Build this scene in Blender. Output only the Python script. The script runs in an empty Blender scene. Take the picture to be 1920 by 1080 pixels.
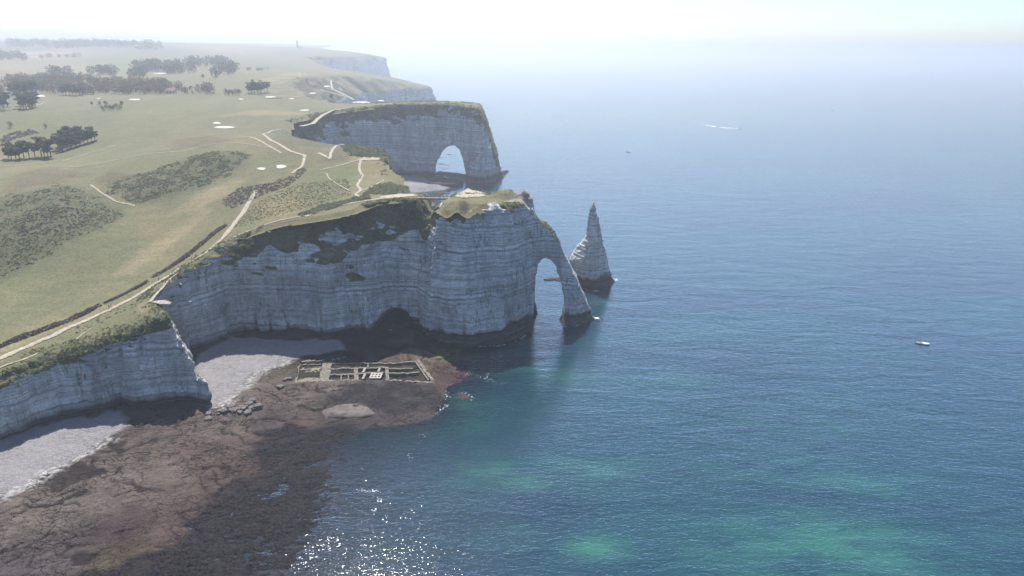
import bpy, bmesh, math, random
import numpy as np
from mathutils import Matrix, Vector

random.seed(7)
RNG = np.random.default_rng(11)
scene = bpy.context.scene
COL = scene.collection

# ------------------------------------------------------------------ camera
F = 1280.0; CAMH = 140.0                       # focal length in px of a 1920 px frame, height of the drone
PITCH = math.atan((540 - 86) / F); ROLL = math.atan(0.0125)
_Xh = np.array([1., 0, 0])
_fw = np.array([0, math.cos(PITCH), -math.sin(PITCH)])
_up = np.array([0, math.sin(PITCH), math.cos(PITCH)])
_Rc = math.cos(ROLL) * _Xh + math.sin(ROLL) * _up
_Uc = -math.sin(ROLL) * _Xh + math.cos(ROLL) * _up
_C = np.array([0, 0, CAMH])
cam_data = bpy.data.cameras.new('camera'); cam_data.sensor_width = 36.0
cam_data.lens = F / 1920 * 36.0; cam_data.clip_start = 1.0; cam_data.clip_end = 200000.0
cam = bpy.data.objects.new('camera', cam_data); COL.objects.link(cam)
m = Matrix.Identity(4)
for i in range(3):
    m[i][0] = _Rc[i]; m[i][1] = _Uc[i]; m[i][2] = -_fw[i]; m[i][3] = _C[i]
cam.matrix_world = m
scene.camera = cam

# ------------------------------------------------------------------ sky, sun, exposure
SUN_EL = math.radians(55.5); SUN_AZ = math.radians(-16.0)     # azimuth from +Y, negative = to the left
world = bpy.data.worlds.new('World'); scene.world = world; world.use_nodes = True
wn = world.node_tree.nodes; wl = world.node_tree.links
bg = wn['Background']
sky = wn.new('ShaderNodeTexSky'); sky.sky_type = 'NISHITA'; sky.sun_disc = False
sky.sun_elevation = SUN_EL; sky.sun_rotation = SUN_AZ
sky.altitude = 100; sky.air_density = 1.0; sky.dust_density = 0.9; sky.ozone_density = 6.5
wl.new(sky.outputs[0], bg.inputs[0]); bg.inputs[1].default_value = 0.11
sun_d = bpy.data.lights.new('sun', 'SUN'); sun_d.energy = 5.0; sun_d.angle = math.radians(0.53)
sun_d.color = (1.0, 0.95, 0.88)
sun = bpy.data.objects.new('sun', sun_d); COL.objects.link(sun)
sdir = Vector((math.sin(SUN_AZ) * math.cos(SUN_EL), math.cos(SUN_AZ) * math.cos(SUN_EL), math.sin(SUN_EL)))
sun.rotation_euler = sdir.to_track_quat('Z', 'Y').to_euler(); sun.location = (0, 0, 400)
vs = scene.view_settings
vs.view_transform = 'Standard'; vs.look = 'None'; vs.gamma = 1.0; vs.use_curve_mapping = False
vs.exposure = 0.85
scene.cycles.use_denoising = True
scene.cycles.max_bounces = 6; scene.cycles.volume_bounces = 2; scene.cycles.diffuse_bounces = 3
scene.cycles.glossy_bounces = 3; scene.cycles.transparent_max_bounces = 8
scene.cycles.caustics_reflective = False; scene.cycles.caustics_refractive = False

# ------------------------------------------------------------------ photo geometry helpers
def ray(px, py): return _fw + (px - 960) / F * _Rc - (py - 540) / F * _Uc
def P(px, py, z=0.0):
    d = ray(px, py); return _C + d * ((z - CAMH) / d[2])
def PD(px, py, D):
    d = ray(px, py); return _C + d * (D / d[1])

# ------------------------------------------------------------------ numpy noise
def _hash(ix, iy, iz, seed):
    h = (ix.astype(np.uint32) * np.uint32(374761393) + iy.astype(np.uint32) * np.uint32(668265263)
         + iz.astype(np.uint32) * np.uint32(2147483647 - 5) + np.uint32((seed * 974634777) & 0xffffffff))
    h ^= h >> np.uint32(13); h *= np.uint32(1274126177); h ^= h >> np.uint32(16)
    h *= np.uint32(2246822519); h ^= h >> np.uint32(15)
    return h.astype(np.float32) / np.float32(4294967295.0)
def vnoise(x, y, z=None, seed=0):
    """value noise in -1..1"""
    x = np.asarray(x, np.float32); y = np.asarray(y, np.float32)
    z = np.zeros_like(x) if z is None else np.asarray(z, np.float32)
    x, y, z = np.broadcast_arrays(x, y, z)
    fx, fy, fz = np.floor(x), np.floor(y), np.floor(z)
    tx, ty, tz = x - fx, y - fy, z - fz
    ix, iy, iz = fx.astype(np.int64), fy.astype(np.int64), fz.astype(np.int64)
    s = lambda t: t * t * t * (t * (t * 6 - 15) + 10)
    tx, ty, tz = s(tx), s(ty), s(tz)
    def lay(k):
        a = _hash(ix, iy, iz + k, seed); b = _hash(ix + 1, iy, iz + k, seed)
        c = _hash(ix, iy + 1, iz + k, seed); d = _hash(ix + 1, iy + 1, iz + k, seed)
        a = a + (b - a) * tx; c = c + (d - c) * tx
        return a + (c - a) * ty
    r = lay(0)
    if np.any(fz != z) or np.any(tz):
        r = r + (lay(1) - r) * tz
    return r * 2 - 1
def fbm(x, y, z=None, o=4, seed=0, gain=0.5):
    r = 0; a = 1.0; n = 0
    for i in range(o):
        k = 2.03 ** i
        r = r + a * vnoise(x * k + 17.3 * i, y * k - 9.1 * i, None if z is None else z * k + 5.7 * i, seed + i)
        n += a; a *= gain
    return r / n
def worley(x, y, seed=0, jit=0.9):
    """F1, F2 and cell id"""
    fx, fy = np.floor(x), np.floor(y)
    f1 = np.full(x.shape, 9.0); f2 = np.full(x.shape, 9.0); cid = np.zeros(x.shape)
    z0 = np.zeros(x.shape, np.int64)
    for dx in (-1, 0, 1):
        for dy in (-1, 0, 1):
            cx = fx + dx; cy = fy + dy
            ix = cx.astype(np.int64); iy = cy.astype(np.int64)
            ox = cx + 0.5 + (_hash(ix, iy, z0, seed) - 0.5) * jit
            oy = cy + 0.5 + (_hash(ix, iy, z0 + 1, seed) - 0.5) * jit
            d = np.hypot(x - ox, y - oy)
            h = _hash(ix, iy, z0 + 2, seed)
            nw = d < f1
            f2 = np.where(nw, f1, np.minimum(f2, d)); cid = np.where(nw, h, cid); f1 = np.where(nw, d, f1)
    return f1, f2, cid
def sstep(a, b, x):
    t = np.clip((x - a) / (b - a), 0, 1); return t * t * (3 - 2 * t)

class RBF:
    """thin-plate spline"""
    def __init__(self, pts, vals, smooth=1e-3):
        p = np.asarray(pts, float); v = np.asarray(vals, float); n = len(p)
        self.p = p
        A = np.zeros((n + 3, n + 3)); A[:n, :n] = self.k(p, p) + np.eye(n) * smooth
        A[:n, n] = 1; A[:n, n + 1:] = p; A[n, :n] = 1; A[n + 1:, :n] = p.T
        b = np.zeros((n + 3,)); b[:n] = v
        self.w = np.linalg.solve(A, b)
    @staticmethod
    def k(a, b):
        r2 = ((a[:, None, :] - b[None, :, :]) ** 2).sum(-1) + 1e-12
        return 0.5 * r2 * np.log(r2)
    def __call__(self, q):
        out = np.empty(len(q)); n = len(self.p)
        for i in range(0, len(q), 60000):
            s = q[i:i + 60000]
            out[i:i + 60000] = self.k(s, self.p) @ self.w[:n] + self.w[n] + s @ self.w[n + 1:]
        return out

# ------------------------------------------------------------------ mesh helpers
def mesh_np(name, V, Q, smooth=True, attrs=None, cols=None):
    """V (n,3), Q (m,3|4) -> mesh. attrs: name -> per-vertex float, cols: name -> per-vertex rgb"""
    V = np.asarray(V, np.float32); Q = np.asarray(Q, np.int32)
    me = bpy.data.meshes.new(name); k = Q.shape[1]
    me.vertices.add(len(V)); me.vertices.foreach_set('co', V.ravel())
    me.loops.add(Q.size); me.loops.foreach_set('vertex_index', Q.ravel())
    me.polygons.add(len(Q)); me.polygons.foreach_set('loop_start', np.arange(0, Q.size, k, dtype=np.int32))
    me.update(calc_edges=True)
    me.polygons.foreach_set('use_smooth', np.full(len(Q), bool(smooth)))
    for a, v in (attrs or {}).items():
        at = me.attributes.new(a, 'FLOAT', 'POINT'); at.data.foreach_set('value', np.asarray(v, np.float32).ravel())
    for a, v in (cols or {}).items():
        at = me.attributes.new(a, 'FLOAT_COLOR', 'POINT')
        c = np.ones((len(V), 4), np.float32); c[:, :3] = v
        at.data.foreach_set('color', c.ravel())
    return me
def put(name, me, mat=None, parent=None, loc=None, rz=0.0, sc=None):
    o = bpy.data.objects.new(name, me); COL.objects.link(o)
    if mat is not None and not me.materials: me.materials.append(mat)
    if parent is not None: o.parent = parent
    if loc is not None: o.location = loc
    o.rotation_euler.z = rz
    if sc is not None: o.scale = (sc, sc, sc) if np.isscalar(sc) else sc
    return o
def tag(o, label=None, cat=None, group=None, kind=None):
    if label: o['label'] = label
    if cat: o['category'] = cat
    if group: o['group'] = group
    if kind: o['kind'] = kind
    return o
def empty(name, loc, rz=0.0, sc=1.0):
    o = bpy.data.objects.new(name, None); COL.objects.link(o)
    o.location = loc; o.rotation_euler.z = rz; o.scale = (sc, sc, sc); o.empty_display_size = 0.5
    return o
def keep_used(V, Q, extra=()):
    used = np.zeros(len(V), bool); used[Q.ravel()] = True
    mp = np.cumsum(used) - 1
    return V[used], mp[Q], [e[used] for e in extra], used

def surface_nets(f, ax, ay, az):
    """f>0 inside; returns vertices and quads facing out"""
    ins = f > 0
    nx, ny, nz = f.shape
    c = ins[:-1, :-1, :-1].astype(np.int8)
    tot = c.copy()
    for (i, j, k) in ((1,0,0),(0,1,0),(0,0,1),(1,1,0),(1,0,1),(0,1,1),(1,1,1)):
        tot += ins[i:nx-1+i, j:ny-1+j, k:nz-1+k]
    act = (tot > 0) & (tot < 8)
    I, J, K = np.nonzero(act)
    idx = np.full(act.shape, -1, np.int32); idx[I, J, K] = np.arange(len(I), dtype=np.int32)
    acc = np.zeros((len(I), 3)); cnt = np.zeros(len(I))
    edges = [((0,b,c_),(1,b,c_)) for b in (0,1) for c_ in (0,1)] + [((a,0,c_),(a,1,c_)) for a in (0,1) for c_ in (0,1)] \
        + [((a,b,0),(a,b,1)) for a in (0,1) for b in (0,1)]
    for p, q in edges:
        f0 = f[I+p[0], J+p[1], K+p[2]]; f1 = f[I+q[0], J+q[1], K+q[2]]
        x = (f0 > 0) != (f1 > 0)
        t = np.where(x, f0 / np.where(x, f0 - f1, 1), 0)
        for d in range(3):
            acc[:, d] += np.where(x, p[d] + (q[d] - p[d]) * t, 0)
        cnt += x
    acc /= cnt[:, None]
    V = np.stack([ax[0] + (I + acc[:, 0]) * (ax[1]-ax[0]), ay[0] + (J + acc[:, 1]) * (ay[1]-ay[0]), az[0] + (K + acc[:, 2]) * (az[1]-az[0])], 1)
    quads = []
    for d in range(3):
        sl0 = [slice(None)]*3; sl1 = [slice(None)]*3
        sl0[d] = slice(0, -1); sl1[d] = slice(1, None)
        a = ins[tuple(sl0)]; b = ins[tuple(sl1)]
        ch = a != b
        e1, e2 = [(1,2),(2,0),(0,1)][d]
        lim = [slice(None)]*3
        for e in (e1, e2): lim[e] = slice(1, f.shape[e]-1)
        sub = np.zeros_like(ch); sub[tuple(lim)] = ch[tuple(lim)]
        X = np.stack(np.nonzero(sub), 1)
        if not len(X): continue
        s = a[X[:,0], X[:,1], X[:,2]]
        def at(o1, o2):
            y = X.copy(); y[:, e1] -= o1; y[:, e2] -= o2
            return idx[y[:,0], y[:,1], y[:,2]]
        q = np.stack([at(1,1), at(0,1), at(0,0), at(1,0)], 1)
        q[~s] = q[~s][:, ::-1]
        quads.append(q)
    Q = np.concatenate(quads); Q = Q[(Q >= 0).all(1)]
    return V, Q

# ------------------------------------------------------------------ land plan: foot of the cliffs (x, y, z_break, s_break, z_top_ref, s_top)
COAST = [
 (-300, 60, 6, 3, 12, 10), (-215, 130, 10, 3, 16, 9), (-193, 185, 14, 4, 20, 11),
 (-183, 210, 22, 4, 26, 9), (-173.6, 228.8, 24, 4, 28, 9), (-160, 236, 27, 4, 31, 9), (-145, 240, 31, 5, 35, 9), (-132, 241, 35, 7, 39, 11),
 (-120, 242.3, 34, 10, 40, 13), (-127, 256, 36, 9, 41, 11), (-140, 266, 32, 4, 42, 9), (-147, 280, 20, 3, 42, 10),
 (-148, 291, 34, 3, 44, 6), (-137.5, 309.5, 43, 4, 49, 10), (-118, 313, 43, 5, 55, 15), (-95.4, 312, 40, 6, 60, 24), (-83, 312.5, 42, 7, 62, 25),
 (-71, 316, 45, 7, 64, 22), (-62, 327, 50, 6, 66, 12), (-50, 328, 54, 6, 66, 10), (-43, 312, 58, 9, 66, 14), (-29, 310, 60, 12, 66, 17), (-18.3, 310.3, 60, 12, 66, 17),
 (-6.7, 315.5, 60, 10, 66, 13), (5, 327, 62, 6, 67, 8), (12, 335.5, 62, 5, 67, 7), (18, 340, 30, 2.5, 55, 4.5),
 (34.5, 338, 20, 2, 50, 5), (44, 346, 8, 4, 50, 30), (42, 357, 15, 2, 50, 5), (28, 357, 30, 2.5, 55, 4.5), (14, 360, 50, 3, 66, 6),
 (4, 367, 55, 5, 66, 9), (-15, 369, 55, 5, 66, 9), (-36, 368, 55, 5, 66, 9), (-48, 374, 55, 6, 66, 12), (-52, 392, 30, 6, 62, 18),
 (-58, 425, 40, 8, 68, 20), (-72, 462, 55, 8, 72, 14), (-84, 488, 55, 8, 72, 14), (-112, 512, 40, 10, 68, 30), (-150, 552, 30, 12, 62, 45),
 (-182, 612, 30, 12, 62, 45), (-202, 690, 40, 6, 68, 20), (-190, 738, 50, 5, 74, 22), (-150, 753, 52, 5, 78, 16), (-129, 757, 60, 5, 79, 13), (-100, 754, 66, 5, 82, 10),
 (-78, 750, 70, 5, 82, 9), (-50, 736, 70, 8, 82, 11), (-30, 723, 70, 16, 80, 22), (-13, 770, 60, 14, 80, 24), (-14, 800, 60, 8, 80, 12), (-60, 812, 66, 5, 80, 9), (-120, 822, 66, 5, 80, 9),
 (-200, 850, 60, 8, 78, 20), (-250, 960, 50, 12, 74, 35), (-285, 1100, 40, 15, 72, 50), (-322, 1300, 40, 15, 70, 50), (-318, 1550, 40, 12, 60, 40),
 (-203, 1858, 34, 8, 42, 30), (-260, 1960, 40, 10, 60, 30), (-520, 2200, 50, 20, 80, 60), (-720, 2700, 60, 20, 95, 60), (-535, 3110, 80, 15, 100, 50),
 (-640, 3320, 80, 15, 105, 50), (-950, 3650, 80, 20, 105, 60), (-1150, 4500, 90, 20, 110, 60), (-1700, 7000, 90, 20, 115, 60),
 (-14000, 7000, 90, 20, 115, 60), (-14000, -500, 6, 3, 12, 10), (-400, -500, 6, 3, 12, 10)]
COAST = np.array(COAST, float)
def coast_info(x, y):
    """signed distance inside (+), profile parameters of the nearest stretch of coast"""
    sh = x.shape; x = x.ravel().astype(np.float64); y = y.ravel().astype(np.float64)
    best = np.full(x.shape, 1e18); par = np.zeros((len(x), 4)); inside = np.zeros(len(x), bool)
    n = len(COAST)
    for i in range(n):
        a = COAST[i]; b = COAST[(i + 1) % n]
        ex, ey = b[0]-a[0], b[1]-a[1]
        t = np.clip(((x-a[0])*ex + (y-a[1])*ey) / (ex*ex + ey*ey), 0, 1)
        d = (x - a[0] - t*ex)**2 + (y - a[1] - t*ey)**2
        w = d < best
        best = np.where(w, d, best)
        par[w] = a[2:6] + t[w, None] * (b[2:6] - a[2:6])
        c = ((a[1] > y) != (b[1] > y)) & (x < ex * (y - a[1]) / (ey if ey != 0 else 1e-9) + a[0])
        inside ^= c
    d = np.sqrt(best) * np.where(inside, 1, -1)
    return d.reshape(sh), par.reshape(sh + (4,))

# ------------------------------------------------------------------ land height, thin-plate through surveyed points
TPTS = [(0,700,222),(150,650,241),(250,612,248),(325,572,257),(350,510,293),(430,455,319),(520,410,332),(600,395,338),(680,378,341),(780,370,340),
 (850,378,335),(940,384,336),(900,361,356),(995,378,342),(840,371,345),
 (0,640,248),(0,560,290),(200,560,287),(100,600,267),(300,520,303),(300,480,330),(400,400,375),(200,440,352),(0,500,322),(100,500,320),
 (0,375,390),(60,362,398),(120,352,402),(60,430,350),(200,380,398),(250,388,396),(330,330,428),(420,285,462),(450,285,468),(300,370,402),(380,330,436),
 (505,300,462),(560,290,466),(560,330,418),(640,320,428),(680,340,398),(640,370,358),(520,370,374),
 (700,287,462),(722,292,458),(762,348,402),(640,290,462),
 (500,250,572),(560,255,560),(600,264,580),(610,245,640),(560,225,690),(620,213,742),(650,205,756),(740,195,768),(860,193,768),(897,201,760),
 (0,310,500),(60,300,520),(140,283,550),(300,262,570),(420,250,585),(300,220,665),(100,220,690),(0,220,700),(450,215,700),
 (0,175,940),(200,175,950),(400,175,930),(500,175,950),(600,180,900),(680,192,850),
 (500,140,1300),(300,145,1250),(640,150,1300),(800,163,1810),(720,148,1700),
 (0,125,1700),(200,130,1650),(400,130,1600),(560,125,1900),
 (100,105,2400),(300,100,2600),(500,100,2900),(600,97,3050),(700,100,3080),(725,112,3098),
 (0,88,3200),(100,84,3200),(250,86,3300),(400,83,3900),(558,89,4300),(650,94,3600)]
TWORLD = [(-300,100,14),(-235,160,17),(-330,250,24),(-450,330,42),(-700,420,62),(-1500,1200,75),(-6000,6500,135),(-1500,6800,125),(-8000,3000,110),(-20,330,66),(30,345,66)]
_tp = np.array([PD(*p) for p in TPTS] + [np.array(w, float) for w in TWORLD])
def _uv(x, y): return np.stack([x / y, np.log(y)], -1)
_rb = RBF(_uv(_tp[:, 0], _tp[:, 1]), _tp[:, 2], 2e-3)
def zland(x, y):
    x = np.asarray(x, float); y = np.asarray(y, float); sh = np.broadcast(x, y).shape
    x = np.broadcast_to(x, sh).ravel(); y = np.broadcast_to(y, sh).ravel()
    z = _rb(_uv(x, np.maximum(y, 60)))
    z = np.clip(z, 8, 165)
    r = np.clip(y / 300, 1, 6)
    z = z + 0.7 * r * fbm(x / 55 / r, y / 55 / r, o=3, seed=3) + 0.22 * fbm(x / 6, y / 6, o=2, seed=5) * (y < 700)
    # headland beyond the footbridge: gap under the bridge, rocky crest at the seaward end
    near = (y < 385) & (x > -70)
    g = np.exp(-((x + 41 + (345 - y) * 0.22) / 4.6) ** 2)
    z = z - near * g * np.where(y > 345, 7 + (y - 345) * 0.8, 7 + (345 - y) * 0.22)
    def bump(cx, cy, rx, ry, h, p=4): return h * np.exp(-(((x - cx) / rx) ** 2 + ((y - cy) / ry) ** 2) ** (p / 2))
    z = z + near * (bump(-4, 352, 5, 6, 2.6) + bump(6.5, 350, 2.2, 2.6, 2.8) + bump(2, 350, 4, 5, 1.6)) * (1 + 0.35 * vnoise(x / 2.2, y / 2.2, seed=9))
    z = z - near * sstep(4, 9, x) * (y < 347) * 4.0 - near * sstep(-45, -30, x) * sstep(334, 322, y) * 2.5
    z = z + near * (x > -34) * (y > 320) * np.where(y > 334, .5, 1.5) * fbm(x / 5, y / 5, o=3, seed=23)
    z = z + near * (y < 332) * 3.2 * vnoise(x / 4.5, y / 9, seed=21) * (x > -34)
    m2 = (y > 690) & (y < 835) & (x > -62)
    z = np.where(m2, np.minimum(z, np.interp(x, [-62, -45, -37, -29, -22, -15], [90, 84, 77, 56, 32, 6]) + 3 * vnoise(x / 7, y / 9, seed=34)), z)
    # the flying buttress of the arch descends into the sea
    fx = np.interp(x, [10, 11.5, 14, 19, 24, 28, 33, 37, 41, 44, 47], [70, 56, 54, 50.5, 44, 36, 26.5, 17.5, 9, 3, -5])
    fin = (x > 10.5) & (y > 325) & (y < 375)
    z = np.where(fin, fx + 1.0 * vnoise(x / 2.5, y / 2.5, seed=31), z)
    return z.reshape(sh)
def ground(px, py, d0=190.0, d1=6500.0):
    """where the sight line of a photo pixel meets the land"""
    d = ray(px, py); D = np.exp(np.linspace(math.log(d0), math.log(d1), 1000))
    q = _C[None] + d[None] * (D / d[1])[:, None]
    h = zland(q[:, 0], q[:, 1]) - q[:, 2]
    k = np.nonzero(h > 0)[0]
    if not len(k): return P(px, py, 60)
    k = k[0]
    if k == 0: return q[0]
    t = h[k-1] / (h[k-1] - h[k])
    return q[k-1] + t * (q[k] - q[k-1])
def grounds(pts): return np.array([ground(*p) for p in pts])

def poly_sd(x, z, pts):
    """distance outside (+) / inside (-) a polygon"""
    pts = np.asarray(pts, float); n = len(pts); best = np.full(x.shape, 1e18); ins = np.zeros(x.shape, bool)
    for i in range(n):
        a = pts[i]; b = pts[(i+1) % n]; e = b - a
        t = np.clip(((x-a[0])*e[0] + (z-a[1])*e[1]) / (e @ e), 0, 1)
        best = np.minimum(best, (x-a[0]-t*e[0])**2 + (z-a[1]-t*e[1])**2)
        c = ((a[1] > z) != (b[1] > z)) & (x < e[0]*(z-a[1])/(e[1] if e[1] != 0 else 1e-9) + a[0])
        ins ^= c
    return np.sqrt(best) * np.where(ins, -1, 1)
def xz(pts, D): return [(PD(px, py, D)[0], PD(px, py, D)[2]) for px, py in pts]
ARCH1 = xz([(1001,600),(1001,560),(1004,520),(1009,493),(1020,483),(1033,486),(1043,500),(1051,524),(1057,552),(1059,575),(1055,592),(1050,604)], 345)
ARCH1 = [(p[0], p[1]) for p in ARCH1]; ARCH1[0] = (ARCH1[0][0], -8); ARCH1[-1] = (ARCH1[-1][0], -8)
ARCH2 = xz([(812,330),(818,308),(828,287),(840,275),(852,273),(862,281),(868,300),(873,322),(877,345)], 748)
ARCH2[0] = (ARCH2[0][0], -8); ARCH2[-1] = (ARCH2[-1][0], -8)
def strata(x, y, z, th=1.35):
    w = z + 0.035 * x - 0.02 * y + 1.3 * vnoise(x / 45, y / 45, z / 30, seed=77)
    a = vnoise(w / th, 0 * w, 0 * w, seed=78); b = vnoise(w / (th * 3.1), 0 * w + 7, 0 * w, seed=79)
    return 0.65 * a + 0.3 * b
def land_field(x0, x1, y0, y1, z0, z1, hx, hz, detail=1.0, margin=14.0):
    ax = np.arange(x0, x1 + hx, hx); ay = np.arange(y0, y1 + hx, hx); az = np.arange(z0, z1 + hz, hz)
    X, Y = np.meshgrid(ax, ay, indexing='ij')
    d, par = coast_info(X, Y); zt = zland(X, Y)
    zb, sb, zr, st = [par[..., i] for i in range(4)]
    Z = az[None, None, :]
    e = lambda a: a[..., None]
    S = np.where(Z < e(zb), e(sb) * np.clip((Z - 5) / (e(zb) - 5), 0, 1),
                 e(sb) + (e(st) - e(sb)) * (Z - e(zb)) / np.maximum(e(zr) - e(zb), 1))
    notch = 1.6 * np.exp(-((Z - 3.2) / 1.7) ** 2) - 1.2 * sstep(2.0, 0.0, Z)
    fs = (e(d) - S - notch * detail).astype(np.float32)
    ft = (e(zt) - Z).astype(np.float32)
    f = np.minimum(fs, ft * 0.8)
    XX = np.broadcast_to(e(X), f.shape); YY = np.broadcast_to(e(Y), f.shape); ZZ = np.broadcast_to(Z, f.shape)
    b = (np.abs(f) < 6.5 * max(1, detail)) & (e(d) < margin + 8)
    x, y, z = XX[b].astype(np.float32), YY[b].astype(np.float32), ZZ[b].astype(np.float32)
    D = detail
    n = 3.3 * D * fbm(x / 13 / D, y / 15 / D, z / 48 / D, o=2, seed=41)
    rg = 1 - np.abs(vnoise(x / 6.5 / D, y / 6.5 / D, z / 30 / D, seed=45)) * 2.2
    n -= 2.3 * D * np.clip(rg, 0, 1) ** 3
    n -= 1.1 * D * np.clip(1 - np.abs(vnoise(x / 2.8 / D, y / 2.8 / D, z / 13 / D, seed=48)) * 2.6, 0, 1) ** 2
    n += 0.75 * D * fbm(x / 3.2 / D, y / 3.2 / D, z / 4 / D, o=2, seed=51)
    n += 0.62 * D * strata(x, y, z, 1.35 * D)
    # soft grassy upper slopes are smoother than the bare wall below the break
    up = sstep(0, 6, z - np.broadcast_to(e(zb), f.shape)[b])
    thin = (x > 12) & (y < 375) & (y > 320)
    n = np.where(thin, n * 0.45, n)
    fsb = fs[b] + n
    ftb = ft[b] * 0.8 + 0.25 * D * vnoise(x / 2.5 / D, y / 2.5 / D, z / 2.5 / D, seed=61)
    fb = np.minimum(fsb, ftb)
    # openings worn through the rock
    k = (y < 380) & (y > 318)
    if k.any() and x1 > 0 and y0 < 360:
        o = poly_sd(x[k] - (y[k] - 345) * 0.05, z[k], ARCH1) + 0.35 * vnoise(x[k]/2, y[k]/3, z[k]/2, seed=66) + 0.25 * strata(x[k], y[k], z[k])
        fb[k] = np.where(y[k] > 330, np.minimum(fb[k], o), fb[k])
        cx, cy = -60.0, 325.0          # sea cave
        q = np.sqrt(((x[k]-cx) / np.maximum(9.5 - 0.18 * (y[k]-cy), 1))**2 + (np.maximum(z[k]-2, 0) / np.maximum(11.0 - 0.2*(y[k]-cy), 1))**2 + (np.maximum(y[k]-cy, 0) / 26)**2)
        fb[k] = np.where(x[k] < -30, np.minimum(fb[k], (q - 1) * 7 + 0.5 * strata(x[k], y[k], z[k])), fb[k])
    k = (y > 700) & (y < 850)
    if k.any():
        o = poly_sd(x[k] - (y[k] - 748) * -0.085, z[k], ARCH2) + 0.5 * vnoise(x[k]/5, y[k]/6, z[k]/5, seed=67)
        fb[k] = np.where(x[k] > -110, np.minimum(fb[k], o), fb[k])
    f = f.copy(); f[b] = fb
    # deep tunnels also where the band did not reach
    if x1 > 0 and y0 < 360:
        t = (~b) & (YY > 330) & (YY < 380) & (XX > 5)
        if t.any(): f[t] = np.minimum(f[t], poly_sd(XX[t] - (YY[t]-345)*0.05, np.broadcast_to(ZZ, f.shape)[t], ARCH1))
        t = (~b) & (YY > 318) & (YY < 358) & (XX > -80) & (XX < -40) & (ZZ < 18)
        q = np.sqrt(((XX[t]+60) / np.maximum(9.5 - 0.18*(YY[t]-325), 1))**2 + (np.maximum(ZZ[t]-2, 0)/np.maximum(11.0 - 0.2*(YY[t]-325), 1))**2 + (np.maximum(YY[t]-325, 0)/26)**2)
        f[t] = np.minimum(f[t], (q - 1) * 7)
    if y1 > 740 and y0 < 760:
        t = (~b) & (YY > 700) & (YY < 850) & (XX > -110)
        f[t] = np.minimum(f[t], poly_sd(XX[t] + (YY[t]-748)*0.085, ZZ[t], ARCH2))
    V, Q = surface_nets(f, ax, ay, az)
    c = V[Q].mean(1)
    dc, _ = coast_info(c[:, 0], c[:, 1])
    keep = (dc < margin) | (zland(c[:, 0], c[:, 1]) - c[:, 2] > 2.5)
    V, Q, _, _ = keep_used(V, Q[keep])
    return V, Q
def vnormals(V, Q):
    n = np.cross(V[Q[:, 2]] - V[Q[:, 0]], V[Q[:, 3 if Q.shape[1] == 4 else 1]] - V[Q[:, 1 if Q.shape[1] == 4 else 0]])
    N = np.zeros_like(V)
    for k in range(Q.shape[1]): np.add.at(N, Q[:, k], n)
    return N / (np.linalg.norm(N, axis=1, keepdims=True) + 1e-9)

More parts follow.
